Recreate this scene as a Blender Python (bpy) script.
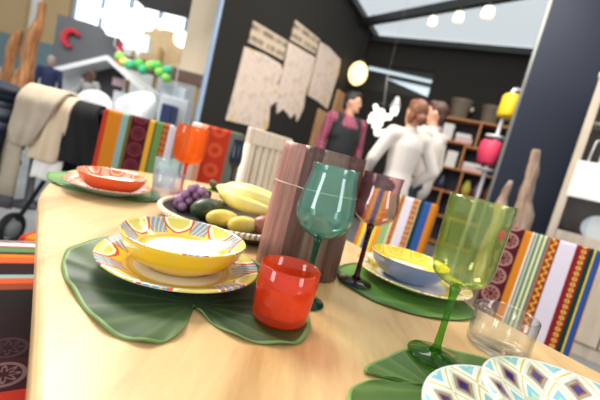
import bpy, bmesh, math, random
from mathutils import Vector, Matrix

random.seed(7)
for o in list(bpy.data.objects):
    bpy.data.objects.remove(o, do_unlink=True)
S = bpy.context.scene
COL = S.collection
PI = math.pi

# ------------------------------------------------------------------ camera, sky, lights, exposure
PITCH, ROLL = math.radians(7.22), math.radians(14.0)
fw = Vector((0, math.cos(PITCH), -math.sin(PITCH)))
rx = Vector((1, 0, 0)); up0 = rx.cross(fw)
cam_right = rx * math.cos(ROLL) + up0 * math.sin(ROLL)
cam_up = up0 * math.cos(ROLL) - rx * math.sin(ROLL)
cd = bpy.data.cameras.new('camera')
cam = bpy.data.objects.new('camera', cd); COL.objects.link(cam)
cd.sensor_width = 36; cd.lens = 36 * 360 / 600
cd.clip_start = 0.02
m3 = Matrix((cam_right, cam_up, -fw)).transposed()
cam.matrix_world = Matrix.Translation((0, 0, 0.98)) @ m3.to_4x4()
cd.dof.use_dof = True; cd.dof.focus_distance = 0.50; cd.dof.aperture_fstop = 3.6
S.camera = cam

W = bpy.data.worlds.new('sky'); S.world = W; W.use_nodes = True
bg = W.node_tree.nodes['Background']
bg.inputs[0].default_value = (0.90, 0.945, 0.96, 1); bg.inputs[1].default_value = 0.72

def area(name, loc, target, sx, sy, power, col=(1, 1, 1)):
    l = bpy.data.lights.new(name, 'AREA'); l.shape = 'RECTANGLE'; l.size = sx; l.size_y = sy
    l.energy = power; l.color = col
    o = bpy.data.objects.new(name, l); COL.objects.link(o); o.location = loc
    o.rotation_euler = (Vector(target) - Vector(loc)).to_track_quat('-Z', 'Y').to_euler()
    return o
area('assumed_key_light', (-1.6, 2.2, 3.0), (0.0, 0.6, 0.76), 1.2, 1.2, 105, (1, 0.94, 0.84))  # assumed key light, direction inferred from the table's shadows, no window built here
area('added_reflection_left', (-3.2, -1.6, 1.7), (0.1, 0.5, 0.85), 1.0, 1.5, 42, (0.95, 0.97, 1))  # added light out of view, gives goblets and bowls highlights, no window there
area('added_reflection_right', (2.6, -1.8, 1.9), (0.1, 0.5, 0.85), 0.9, 1.4, 28, (0.95, 0.97, 1))  # second added light out of view for reflections in the glass, not a window
area('hall_fill', (-4.6, 5.6, 4.6), (-5.0, 8.6, 1.0), 2.0, 1.6, 150, (1, 0.98, 0.95))  # added fill without a lamp of its own, brightens booth, people and tub chairs
area('added_room_light', (1.0, 3.0, 3.3), (0.8, 4.6, 0.8), 1.6, 1.6, 60, (1, 0.93, 0.82))  # added area light aimed at the far room, no fitting of its own

S.view_settings.view_transform = 'Standard'
S.view_settings.look = 'None'
S.view_settings.gamma = 1
S.view_settings.use_curve_mapping = False
S.view_settings.exposure = 0.30
try:
    S.cycles.transparent_max_bounces = 32
except Exception:
    pass

# ------------------------------------------------------------------ helpers: objects
def setp(o, label=None, cat=None, group=None, kind=None):
    if label: o['label'] = label
    if cat: o['category'] = cat
    if group: o['group'] = group
    if kind: o['kind'] = kind
    return o

def thing(name, label, cat, loc=(0, 0, 0), rz=0, group=None):
    o = bpy.data.objects.new(name, None); COL.objects.link(o)
    o.empty_display_size = 0.05
    o.location = loc; o.rotation_euler = (0, 0, rz)
    return setp(o, label, cat, group)

def obj(name, bm, mat, parent=None, smooth=False, bevel=0, loc=None, rz=0, seg=2):
    bmesh.ops.recalc_face_normals(bm, faces=bm.faces)
    me = bpy.data.meshes.new(name); bm.to_mesh(me); bm.free()
    o = bpy.data.objects.new(name, me); COL.objects.link(o)
    for m in (mat if isinstance(mat, (list, tuple)) else [mat]): me.materials.append(m)
    if smooth:
        for p in me.polygons: p.use_smooth = True
    if bevel:
        b = o.modifiers.new('bevel', 'BEVEL'); b.width = bevel; b.segments = seg; b.limit_method = 'ANGLE'
    if loc is not None: o.location = loc
    if rz: o.rotation_euler = (0, 0, rz)
    if parent: o.parent = parent
    return o

def copy_tree(o, parent=None):
    c = o.copy(); COL.objects.link(c)
    if parent: c.parent = parent
    for ch in list(o.children): copy_tree(ch, c)
    return c

def structure(name, bm, mat, **k):
    return setp(obj(name, bm, mat, **k), kind='structure')

# ------------------------------------------------------------------ helpers: shapes
def new(): return bmesh.new()

def box(bm, c, s, rot=None):
    v = bmesh.ops.create_cube(bm, size=1)['verts']
    bmesh.ops.scale(bm, vec=s, verts=v)
    if rot is not None: bmesh.ops.rotate(bm, cent=(0, 0, 0), matrix=rot, verts=v)
    bmesh.ops.translate(bm, vec=c, verts=v)
    return v

def ball(bm, c, r, n=16, rot=None):
    v = bmesh.ops.create_uvsphere(bm, u_segments=n, v_segments=max(6, n // 2), radius=1)['verts']
    bmesh.ops.scale(bm, vec=r if isinstance(r, (tuple, list)) else (r, r, r), verts=v)
    if rot is not None: bmesh.ops.rotate(bm, cent=(0, 0, 0), matrix=rot, verts=v)
    bmesh.ops.translate(bm, vec=c, verts=v)
    return v

def lathe(bm, prof, n=40, c=(0, 0, 0), closed=False):
    rings = []
    for r, z in prof:
        if r < 1e-6:
            rings.append([bm.verts.new((c[0], c[1], c[2] + z))])
        else:
            rings.append([bm.verts.new((c[0] + r * math.cos(2 * PI * i / n), c[1] + r * math.sin(2 * PI * i / n), c[2] + z)) for i in range(n)])
    prs = list(zip(rings[:-1], rings[1:]))
    if closed: prs.append((rings[-1], rings[0]))
    for a, b in prs:
        for i in range(n):
            j = (i + 1) % n
            if len(a) == 1 and len(b) == 1: continue
            if len(a) == 1: bm.faces.new((a[0], b[j], b[i]))
            elif len(b) == 1: bm.faces.new((a[i], a[j], b[0]))
            else: bm.faces.new((a[i], a[j], b[j], b[i]))
    return rings

def tube(bm, pts, rad, n=10, caps=True):
    pts = [Vector(p) for p in pts]
    if not isinstance(rad, (list, tuple)): rad = [rad] * len(pts)
    rings = []; prev = None
    for i, p in enumerate(pts):
        d = (pts[min(i + 1, len(pts) - 1)] - pts[max(i - 1, 0)]).normalized()
        if prev is None:
            a = Vector((0, 0, 1)) if abs(d.z) < 0.9 else Vector((1, 0, 0))
            u = d.cross(a).normalized()
        else:
            u = (prev - d * prev.dot(d)).normalized()
        prev = u; w = d.cross(u)
        rings.append([bm.verts.new(p + (u * math.cos(2 * PI * k / n) + w * math.sin(2 * PI * k / n)) * rad[i]) for k in range(n)])
    for a, b in zip(rings[:-1], rings[1:]):
        for k in range(n):
            bm.faces.new((a[k], a[(k + 1) % n], b[(k + 1) % n], b[k]))
    if caps:
        bm.faces.new(list(reversed(rings[0]))); bm.faces.new(rings[-1])
    return rings

def spline(pts, sub=6, closed=True):
    n = len(pts); out = []
    rng = range(n if closed else n - 1)
    for i in rng:
        if closed: p0, p1, p2, p3 = (Vector(pts[(i + k - 1) % n]) for k in range(4))
        else: p0, p1, p2, p3 = (Vector(pts[min(max(i + k - 1, 0), n - 1)]) for k in range(4))
        for k in range(sub):
            t = k / sub
            out.append(0.5 * ((2 * p1) + (p2 - p0) * t + (2 * p0 - 5 * p1 + 4 * p2 - p3) * t * t + (3 * p1 - p0 - 3 * p2 + p3) * t ** 3))
    if not closed: out.append(Vector(pts[-1]))
    return out

def prism(bm, poly, a0, a1, f):
    """extrude a 2-D outline between two values of the third axis; f(u, v, w) gives the point"""
    A = [bm.verts.new(f(u, v, a0)) for u, v in poly]; B = [bm.verts.new(f(u, v, a1)) for u, v in poly]
    n = len(poly)
    bm.faces.new(A); bm.faces.new(list(reversed(B)))
    for i in range(n):
        j = (i + 1) % n
        bm.faces.new((A[i], B[i], B[j], A[j]))

# ------------------------------------------------------------------ helpers: materials
class NT:
    def __init__(s, name):
        s.m = bpy.data.materials.new(name); s.m.use_nodes = True
        s.t = s.m.node_tree; s.n = s.t.nodes; s.l = s.t.links
        s.p = s.n['Principled BSDF']; s.out = s.n['Material Output']
        s.tc = None
    def node(s, t, **k):
        x = s.n.new(t)
        for a, b in k.items(): setattr(x, a, b)
        return x
    def put(s, sock, v):
        if hasattr(v, 'is_linked') or isinstance(v, bpy.types.NodeSocket): s.l.new(v, sock)
        elif v is not None:
            if isinstance(v, (tuple, list)) and len(v) == 3 and sock.type == 'RGBA': v = (*v, 1)
            sock.default_value = v
    def math(s, op, a, b=None, c=None):
        x = s.node('ShaderNodeMath', operation=op)
        s.put(x.inputs[0], a)
        if b is not None: s.put(x.inputs[1], b)
        if c is not None: s.put(x.inputs[2], c)
        return x.outputs[0]
    def mix(s, f, a, b):
        x = s.node('ShaderNodeMix', data_type='RGBA')
        s.put(x.inputs[0], f); s.put(x.inputs[6], a); s.put(x.inputs[7], b)
        return x.outputs[2]
    def obj(s):
        if not s.tc: s.tc = s.node('ShaderNodeTexCoord')
        return s.tc.outputs['Object']
    def xyz(s, v=None):
        x = s.node('ShaderNodeSeparateXYZ'); s.l.new(v or s.obj(), x.inputs[0]); return x.outputs
    def comb(s, x, y, z):
        c = s.node('ShaderNodeCombineXYZ')
        for i, v in enumerate((x, y, z)): s.put(c.inputs[i], v)
        return c.outputs[0]
    def noise(s, scale, vec=None, detail=3, rough=0.5):
        x = s.node('ShaderNodeTexNoise'); s.l.new(vec or s.obj(), x.inputs['Vector'])
        x.inputs['Scale'].default_value = scale; x.inputs['Detail'].default_value = detail; x.inputs['Roughness'].default_value = rough
        return x.outputs[0]
    def mapping(s, scale=(1, 1, 1), rot=(0, 0, 0), loc=(0, 0, 0)):
        x = s.node('ShaderNodeMapping'); s.l.new(s.obj(), x.inputs[0])
        x.inputs['Scale'].default_value = scale; x.inputs['Rotation'].default_value = rot; x.inputs['Location'].default_value = loc
        return x.outputs[0]
    def ramp(s, f, stops, interp='LINEAR'):
        x = s.node('ShaderNodeValToRGB'); r = x.color_ramp; r.interpolation = interp
        while len(r.elements) < len(stops): r.elements.new(0.5)
        for e, (p, c) in zip(r.elements, stops):
            e.position = p; e.color = (*c, 1)
        s.put(x.inputs[0], f)
        return x.outputs[0]
    def bump(s, h, strength=0.3, dist=0.01):
        x = s.node('ShaderNodeBump'); x.inputs['Strength'].default_value = strength; x.inputs['Distance'].default_value = dist
        s.l.new(h, x.inputs['Height']); s.l.new(x.outputs[0], s.p.inputs['Normal'])
    def fin(s, col, rough=0.5, metal=0, spec=0.5, coat=0):
        s.put(s.p.inputs['Base Color'], col); s.put(s.p.inputs['Roughness'], rough)
        s.p.inputs['Metallic'].default_value = metal; s.p.inputs['Specular IOR Level'].default_value = spec
        s.p.inputs['Coat Weight'].default_value = coat
        return s.m

def c(r, g, b):  # 0-255 display colour to linear
    f = lambda v: (v / 255 / 12.92) if v / 255 <= 0.04045 else ((v / 255 + 0.055) / 1.055) ** 2.4
    return (f(r), f(g), f(b))

def plain(name, col, rough=0.5, metal=0, spec=0.5, coat=0, var=0.08, scale=25):
    t = NT(name)
    n = t.noise(scale)
    d = tuple(max(0, v * (1 - var)) for v in col); e = tuple(min(1, v * (1 + var)) for v in col)
    return t.fin(t.mix(n, d, e), rough, metal, spec, coat)

def emit(name, col, strength):
    t = NT(name); t.put(t.p.inputs['Base Color'], col); t.put(t.p.inputs['Emission Color'], col)
    t.p.inputs['Emission Strength'].default_value = strength
    return t.m

def glass(name, tint, edge, gloss=1.0, body=0.0, bodycol=None):
    """thin coloured glass: light passes through with the tint, deeper where the wall is seen edge-on"""
    t = NT(name)
    lw = t.node('ShaderNodeLayerWeight'); lw.inputs[0].default_value = 0.5
    fc = lw.outputs['Facing']
    tr = t.node('ShaderNodeBsdfTransparent'); t.put(tr.inputs[0], t.mix(t.math('POWER', fc, 3.0), tint, edge))
    gl = t.node('ShaderNodeBsdfGlossy'); gl.inputs['Roughness'].default_value = 0.03
    fr = t.math('ADD', t.math('MULTIPLY', t.math('POWER', fc, 5.0), 0.7), 0.035)
    base = tr.outputs[0]
    if body:
        df = t.node('ShaderNodeBsdfTranslucent'); t.put(df.inputs[0], bodycol or tint)
        d2 = t.node('ShaderNodeBsdfDiffuse'); t.put(d2.inputs[0], bodycol or tint)
        ad = t.node('ShaderNodeMixShader'); ad.inputs[0].default_value = 0.5
        t.l.new(df.outputs[0], ad.inputs[1]); t.l.new(d2.outputs[0], ad.inputs[2])
        mx = t.node('ShaderNodeMixShader'); mx.inputs[0].default_value = body
        t.l.new(base, mx.inputs[1]); t.l.new(ad.outputs[0], mx.inputs[2]); base = mx.outputs[0]
    ms = t.node('ShaderNodeMixShader')
    t.put(ms.inputs[0], t.math('MULTIPLY', fr, gloss))
    t.l.new(base, ms.inputs[1]); t.l.new(gl.outputs[0], ms.inputs[2])
    t.l.new(ms.outputs[0], t.out.inputs['Surface'])
    return t.m

def wood(name, a, b, d=None, axis=0, scale=1.0, rough=0.45, rz=0, spec=0.5):
    t = NT(name)
    sc = [14 * scale] * 3; sc[axis] = 1.2 * scale
    v = t.mapping(scale=sc, rot=(0, 0, rz))
    n = t.noise(1.6, v, 5, 0.6)
    w = t.noise(6.0, v, 3, 0.7)
    col = t.ramp(t.math('ADD', t.math('MULTIPLY', n, 0.75), t.math('MULTIPLY', w, 0.25)), [(0.30, a), (0.52, tuple((x + y) / 2 for x, y in zip(a, b))), (0.72, b)] if not d else [(0.28, d), (0.42, a), (0.68, b)])
    t.bump(w, 0.12, 0.004)
    return t.fin(col, rough, spec=spec)

def stripes(name, bands, rings=(), dots=(), axis='x', along='z', x0=0.0, width=1.0, rough=0.85, lines=()):
    """woven fabric: bands = [(start, colour)], start in 0..1 over the width; rings/dots = woven motifs inside a band"""
    t = NT(name)
    X = t.xyz()
    ax = dict(x=0, y=1, z=2)
    u = t.math('DIVIDE', t.math('SUBTRACT', X[ax[axis]], x0), width)
    col = t.ramp(u, bands, 'CONSTANT')
    zz = X[ax[along]]
    for a, b, cc, kind in list(rings):
        w = (b - a) * width
        v = t.math('SUBTRACT', t.math('FRACT', t.math('ADD', t.math('DIVIDE', zz, w * 0.95), 20.0)), 0.5)
        p = t.math('DIVIDE', t.math('SUBTRACT', u, (a + b) / 2), (b - a))
        r = t.math('SQRT', t.math('ADD', t.math('MULTIPLY', v, v), t.math('MULTIPLY', p, p)))
        inside = t.math('LESS_THAN', t.math('ABSOLUTE', p), 0.47)
        if kind == 'ring':
            ring = t.math('LESS_THAN', t.math('ABSOLUTE', t.math('SUBTRACT', r, 0.38)), 0.045)
            an = t.math('ARCTAN2', v, p)
            pet = t.math('LESS_THAN', t.math('ABSOLUTE', t.math('SUBTRACT', r, t.math('ADD', 0.2, t.math('MULTIPLY', 0.08, t.math('COSINE', t.math('MULTIPLY', an, 8)))))), 0.04)
            m = t.math('MAXIMUM', ring, pet)
        elif kind == 'dot':
            m = t.math('LESS_THAN', t.math('ABSOLUTE', t.math('SUBTRACT', r, 0.26)), 0.10)
        elif kind == 'wave':
            sx = t.math('MULTIPLY', 0.22, t.math('SINE', t.math('MULTIPLY', v, 2 * PI)))
            m = t.math('LESS_THAN', t.math('ABSOLUTE', t.math('SUBTRACT', p, sx)), 0.13)
        else:  # diamond
            d = t.math('ADD', t.math('ABSOLUTE', v), t.math('ABSOLUTE', p))
            m = t.math('LESS_THAN', t.math('ABSOLUTE', t.math('SUBTRACT', d, 0.33)), 0.10)
        col = t.mix(t.math('MULTIPLY', m, inside), col, cc)
    weave = t.noise(450, None, 2)
    col = t.mix(t.math('MULTIPLY', weave, 0.22), col, (0.02, 0.015, 0.015))
    t.bump(weave, 0.25, 0.002)
    return t.fin(col, rough, spec=0.15)

# room directions: the walls stand 25 degrees off the camera's axis
RZ = -math.radians(25)
CR, SR = math.cos(math.radians(25)), math.sin(math.radians(25))
def rm(x, y, z=0): return (x * CR + y * SR, -x * SR + y * CR, z)

# ------------------------------------------------------------------ the setting
M_dark = plain('charcoal_wall_paint', c(46, 44, 41), 0.8, spec=0.2, var=0.05, scale=4)
M_slate = plain('slate_blue_wall_paint', c(34, 40, 54), 0.55, spec=0.22, var=0.06, scale=3)
M_trim = plain('pale_blue_metal', c(150, 170, 195), 0.35, 0.3)
M_beam = plain('black_steel', c(38, 40, 40), 0.5)
M_floor = None
t = NT('grey_concrete'); n1 = t.noise(2.2, None, 5); n2 = t.noise(30, None, 3)
M_floor = t.fin(t.mix(n1, c(92, 97, 100), c(158, 162, 164)), 0.45)
M_hall = plain('white_hall_wall', c(236, 236, 232), 0.7, var=0.04, scale=1)
M_cream = plain('cream_board', c(238, 216, 184), 0.6, var=0.04, scale=2)
M_tan = plain('tan_cladding', c(190, 160, 115), 0.7, var=0.1, scale=2)
M_teal = plain('teal_grey_cladding', c(110, 132, 138), 0.7, var=0.08)
M_brown = plain('brown_wood_board', c(104, 74, 62), 0.6, var=0.15, scale=6)
M_white = plain('white_lacquer', c(240, 240, 240), 0.4, var=0.02)
M_pane = glass('clear_pane', (0.97, 0.98, 0.99), (0.9, 0.94, 0.96), 0.5)

bm = new(); box(bm, (0, 6, -0.05), (30, 22, 0.1)); structure('floor', bm, M_floor)
# wall on the left with the paper maps, and its metal end trim
bm = new(); box(bm, (-2.615, 4.95, 1.74), (0.05, 4.3, 3.48)); structure('wall_left', bm, M_dark, rz=RZ)
bm = new(); box(bm, (-2.61, 2.785, 1.74), (0.05, 0.03, 3.48)); structure('trim_1', bm, M_trim, rz=RZ, bevel=0.01)
# back wall with a high window cut in it
bm = new()
x0, x1, z0, z1 = -2.56, -1.25, 2.50, 2.99
box(bm, ((-2.59 + x0) / 2, 7.06, 1.7), (x0 + 2.59, 0.2, 3.4))
box(bm, ((x0 + x1) / 2, 7.06, z0 / 2), (x1 - x0, 0.2, z0))
box(bm, ((x0 + x1) / 2, 7.06, (z1 + 3.4) / 2), (x1 - x0, 0.2, 3.4 - z1))
box(bm, ((x1 + 2.5) / 2, 7.06, 1.7), (2.5 - x1, 0.2, 3.4))
structure('wall_back', bm, M_dark, rz=RZ)
M_sky = emit('daylit_glass', c(205, 222, 232), 0.75)
w1 = bm = new(); box(bm, ((x0 + x1) / 2, 7.14, (z0 + z1) / 2), (x1 - x0, 0.02, z1 - z0))
win = structure('window_1', bm, M_sky, rz=RZ)
bm = new()
F = lambda u, v, w: (u, w, v)
prism(bm, [(x0, 2.90), (x1, 2.79), (x1, 2.73), (x0, 2.83)], 7.02, 7.12, F)
prism(bm, [(x0, 2.84), (-2.15, 2.78), (x1, 2.54), (x1, z0), (x0, z0)], 7.02, 7.12, F)
prism(bm, [(x0, z1), (x1, z1), (x1, 2.87), (x0, 2.985)], 7.02, 7.12, F)
obj('window_frame', bm, M_beam, win)
# partition on the right
bm = new(); box(bm, (1.75, 4.13, 1.9), (3.26, 0.14, 3.8)); structure('wall_right', bm, M_slate, rz=RZ)
bm = new(); box(bm, (0.115, 4.13, 1.9), (0.025, 0.15, 3.8)); structure('trim_2', bm, plain('grey_metal_edge', c(120, 122, 120), 0.35, 0.5), rz=RZ)
# skylight over the room: clear panes between dark beams
bm = new(); box(bm, (0.2, 4.9, 3.60), (5.6, 4.3, 0.02)); setp(obj('ceiling', bm, M_pane, rz=RZ), kind='structure')
bm = new(); box(bm, (0, 6.97, 3.44), (5.3, 0.26, 0.10)); structure('trim_3', bm, M_beam, rz=RZ)
bm = new(); box(bm, (-2.64, 4.95, 3.53), (0.3, 4.3, 0.10)); structure('trim_4', bm, M_beam, rz=RZ)
a, b = Vector((0.20, 6.80, 3.44)), Vector((2.6, 3.83, 3.44))
bm = new(); box(bm, (0, 0, 0), ((b - a).length, 0.10, 0.12))
structure('trim_5', bm, M_beam, loc=(a + b) / 2, rz=math.atan2(b.y - a.y, b.x - a.x))
# open hall on the far left
bm = new(); box(bm, (-8, 13.1, 3.2), (14, 0.2, 6.4)); structure('wall_hall', bm, M_hall)
bm = new(); box(bm, (-7.2, 12.97, 4.25), (3.9, 0.06, 2.5)); w2 = structure('window_2', bm, emit('hall_daylight', c(246, 250, 252), 1.15))
for xx in (-9.15, -8.2, -7.2, -6.2, -5.25):
    bm = new(); box(bm, (xx, 12.92, 4.25), (0.10, 0.08, 2.5)); obj('mullion', bm, M_trim, w2)
bm = new()
for xx, ww, zz, hh in ((-11.3, 1.1, 3.1, 1.6), (-9.75, 0.95, 3.4, 1.9)): box(bm, (xx, 12.9, zz), (ww, 0.2, hh))
structure('trim_6', bm, M_tan)
bm = new(); box(bm, (-10.8, 12.85, 1.98), (3.0, 0.24, 1.1)); structure('trim_7', bm, M_teal)
bm = new(); box(bm, (-11.55, 11.5, 3), (0.42, 0.42, 6)); structure('trim_8', bm, plain('slate_column', c(70, 82, 92), 0.6))
bm = new(); box(bm, (-2.28, 5.0, 2.83), (0.95, 0.5, 0.84)); box(bm, (-2.28, 5.2, 4.2), (0.06, 0.06, 2.0)); structure('trim_9', bm, plain('dark_bulkhead', c(70, 62, 58), 0.6))
bm = new(); prism(bm, [(-1.57, 1.52), (-1.26, 1.52), (-1.26, 3.5), (-1.57, 3.5)], 3.88, 3.96, F); structure('trim_10', bm, M_cream, bevel=0.01)

# ------------------------------------------------------------------ the table
ZT = 0.76
M_table = NT('pale_beech'); t = M_table
sc = t.mapping(scale=(9, 1.1, 9), rot=(0, 0, -math.radians(36)))
n = t.noise(1.3, sc, 5, 0.6); w = t.noise(7, sc, 4, 0.7); kn = t.noise(2.0, None, 2)
t.bump(w, 0.05, 0.002)
M_table = t.fin(t.ramp(t.math('ADD', t.math('MULTIPLY', n, 0.6), t.math('ADD', t.math('MULTIPLY', w, 0.2), t.math('MULTIPLY', kn, 0.2))),
                       [(0.34, c(182, 138, 88)), (0.48, c(213, 176, 122)), (0.64, c(226, 196, 144))]), 0.32, spec=0.35)
edge = [(-0.156, 0.236), (-0.25, 0.362), (-0.45, 0.625), (-0.545, 0.75), (-0.63, 0.90), (-0.70, 1.05), (-0.715, 1.22), (-0.66, 1.37), (-0.50, 1.47),
        (-0.32, 1.52), (-0.14, 1.47), (-0.03, 1.375), (0.137, 1.126), (0.305, 0.877), (0.473, 0.628), (0.64, 0.38), (0.81, 0.13), (0.93, -0.10),
        (0.92, -0.27), (0.78, -0.38), (0.55, -0.44), (0.34, -0.38), (0.18, -0.22), (-0.02, 0.055)]
outline = spline([(x, y, 0) for x, y in edge], 6)
tb = thing('dining_table', 'pale beech dining table laid with colourful plates, glasses and green leaf mats', 'table', (0.1, 0.55, 0))
bm = new(); prism(bm, [(p.x - 0.1, p.y - 0.55) for p in outline], ZT - 0.04, ZT, lambda u, v, w: (u, v, w))
obj('tabletop', bm, M_table, tb, bevel=0.008, seg=3)
for lx, ly in ((-0.55, 0.62), (-0.22, 0.78), (0.62, -0.72), (0.32, -0.80)):
    bm = new(); tube(bm, [(lx, ly, 0), (lx, ly, ZT - 0.04)], [0.028, 0.036], 14); obj('leg', bm, M_table, tb, True)

# ------------------------------------------------------------------ leaf mats
def leaf_mat(label, pts, pet, cols, rim, veins=17, wav=0.004, z=ZT, phase=0.0, group='leaf placemats on the table'):
    """flat leaf with a raised wavy edge; veins run out from the stalk point"""
    t = NT('leaf_green')
    X = t.xyz()
    at = t.node('ShaderNodeAttribute', attribute_name='ring')
    an = t.math('ARCTAN2', X[1], X[0])
    nz = t.noise(14, None, 3)
    k = t.math('SINE', t.math('ADD', t.math('MULTIPLY', an, veins), t.math('MULTIPLY', nz, 2.5)))
    vein = t.math('POWER', t.math('MAXIMUM', t.math('ADD', t.math('MULTIPLY', k, 0.5), 0.5), 0.0), 7.0)
    f = t.noise(5, None, 3)
    col = t.ramp(f, [(0.3, cols[0]), (0.55, cols[1]), (0.75, cols[2])])
    col = t.mix(t.math('MULTIPLY', vein, 0.28), col, cols[2])
    col = t.mix(t.math('GREATER_THAN', at.outputs['Fac'], 0.965), col, rim)
    t.bump(k, 0.06, 0.004)
    m = t.fin(col, 0.45, spec=0.28)
    out = spline([(x, y, 0) for x, y in pts], 7)
    bm = new(); lay = bm.verts.layers.float.new('ring')
    P = Vector((*pet, 0)); rings = []
    fr = [0.08, 0.25, 0.45, 0.65, 0.82, 0.93, 0.97, 1.0]
    def ring(dz):
        rr = []
        for f in fr:
            row = []
            for i, p in enumerate(out):
                q = (p - P) * f
                z = 0.0016 + dz + wav * (0.5 + 0.5 * math.sin(i * 0.55 + phase)) * max(0, (f - 0.6) / 0.4) ** 2
                v = bm.verts.new((q.x, q.y, z)); v[lay] = f; row.append(v)
            rr.append(row)
        return rr
    T, Bt = ring(0.0012), ring(-0.0012)
    n = len(out)
    for rr in (T, Bt):
        ctr = bm.verts.new((0, 0, 0.0028 if rr is T else 0.0004))
        for i in range(n): bm.faces.new((ctr, rr[0][i], rr[0][(i + 1) % n]))
        for a, b in zip(rr[:-1], rr[1:]):
            for i in range(n): bm.faces.new((a[i], b[i], b[(i + 1) % n], a[(i + 1) % n]))
    for i in range(n): bm.faces.new((T[-1][i], Bt[-1][i], Bt[-1][(i + 1) % n], T[-1][(i + 1) % n]))
    o = obj('leaf_placemat', bm, m, None, True, loc=(*pet, z))
    return setp(o, label, 'placemat', group)

G1 = [c(26, 44, 24), c(46, 70, 38), c(104, 126, 74)]
G2 = [c(58, 96, 40), c(88, 132, 52), c(130, 168, 84)]
G3 = [c(52, 78, 34), c(82, 112, 48), c(126, 156, 76)]
leaf_mat('large dark green lily leaf placemat under the yellow bowl and red tumbler',
         [(-0.294, 0.465), (-0.268, 0.43), (-0.237, 0.399), (-0.195, 0.362), (-0.157, 0.336), (-0.123, 0.330), (-0.101, 0.339), (-0.090, 0.368), (-0.095, 0.41), (-0.097, 0.428),
          (-0.088, 0.42), (-0.061, 0.397), (-0.027, 0.382), (0.007, 0.386), (0.036, 0.400), (0.050, 0.43), (0.052, 0.48), (0.03, 0.55), (-0.02, 0.62), (-0.09, 0.67), (-0.18, 0.68), (-0.26, 0.64), (-0.31, 0.57), (-0.312, 0.51)],
         (-0.097, 0.437), G1, c(112, 140, 80))
leaf_mat('green leaf placemat under the orange bowl at the far left table corner',
         [(-0.684, 0.975), (-0.64, 0.90), (-0.585, 0.862), (-0.53, 0.858), (-0.485, 0.872), (-0.44, 0.885), (-0.40, 0.895), (-0.375, 0.95), (-0.40, 1.03), (-0.46, 1.10), (-0.55, 1.12), (-0.64, 1.07)],
         (-0.41, 0.93), G2, c(70, 130, 50), phase=1)
leaf_mat('green leaf placemat under the blue bowl and purple goblet',
         [(0.108, 0.715), (0.115, 0.67), (0.135, 0.636), (0.17, 0.605), (0.212, 0.592), (0.265, 0.593), (0.306, 0.607), (0.35, 0.632), (0.385, 0.68), (0.37, 0.76), (0.30, 0.85), (0.22, 0.86), (0.15, 0.81), (0.115, 0.76)],
         (0.36, 0.66), G2, c(60, 90, 40), wav=0.002)
leaf_mat('notched green leaf placemat under the green goblet and lozenge plate',
         [(0.115, 0.378), (0.142, 0.412), (0.174, 0.443), (0.21, 0.47), (0.25, 0.486), (0.29, 0.486), (0.36, 0.47), (0.42, 0.40), (0.43, 0.30), (0.36, 0.22), (0.25, 0.19), (0.16, 0.22), (0.11, 0.27), (0.090, 0.315), (0.100, 0.345), (0.122, 0.362), (0.16, 0.374), (0.185, 0.377), (0.16, 0.378), (0.135, 0.377)],
         (0.205, 0.374), G3, c(120, 156, 80), veins=13, wav=0.003)

# ------------------------------------------------------------------ crockery
def polar(t, R):
    X = t.xyz()
    r = t.math('DIVIDE', t.math('SQRT', t.math('ADD', t.math('MULTIPLY', X[0], X[0]), t.math('MULTIPLY', X[1], X[1]))), R)
    return r, t.math('ARCTAN2', X[1], X[0])

def sect(t, ang, n, ph=0.0):
    return t.math('SUBTRACT', t.math('FRACT', t.math('ADD', t.math('DIVIDE', t.math('MULTIPLY', ang, n), 2 * PI), 10 + ph)), 0.5)

def band(t, v, a, b):
    return t.math('MULTIPLY', t.math('GREATER_THAN', v, a), t.math('LESS_THAN', v, b))

YEL, RED_, BLU, WHT = c(238, 206, 66), c(208, 84, 44), c(132, 156, 198), c(245, 243, 236)
def scallop_glaze(name, R, n, well, ground=YEL, line=RED_, panel=BLU, centre=WHT, ph=0.0, lobe=c(222, 208, 96), halo=c(246, 240, 196)):
    """painted rim of lobes with drawn outlines and panels between them, around a plain well"""
    t = NT(name); r, a = polar(t, R); v = sect(t, a, n, ph)
    arc = 2 * PI / n
    wob = t.math('MULTIPLY', t.math('SUBTRACT', t.noise(60), 0.5), 0.06)
    x = t.math('MULTIPLY', v, arc * 0.85); y = t.math('SUBTRACT', r, 1.0)
    d = t.math('ADD', t.math('SQRT', t.math('ADD', t.math('MULTIPLY', x, x), t.math('MULTIPLY', y, y))), wob)
    h = arc * 0.26
    pan = t.math('GREATER_THAN', t.math('ABSOLUTE', v), 0.31)
    diag = t.math('GREATER_THAN', t.math('FRACT', t.math('ADD', t.math('MULTIPLY', r, 7), t.math('MULTIPLY', v, 9))), 0.30)
    col = t.mix(t.math('MULTIPLY', t.math('MULTIPLY', pan, diag), t.math('GREATER_THAN', r, well + 0.13)), ground, panel)
    col = t.mix(band(t, d, h * 0.80, h), col, halo)
    col = t.mix(t.math('LESS_THAN', d, h * 0.80), col, lobe)
    col = t.mix(band(t, d, h, h + 0.035), col, line)
    col = t.mix(band(t, t.math('ABSOLUTE', v), 0.29, 0.315), col, t.mix(t.math('GREATER_THAN', r, well + 0.13), ground, line))
    col = t.mix(band(t, t.math('ADD', r, wob), well + 0.05, well + 0.09), col, c(214, 176, 80))
    col = t.mix(t.math('LESS_THAN', r, well), col, centre)
    return t.fin(col, 0.16, spec=0.5, coat=0.5)

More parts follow.
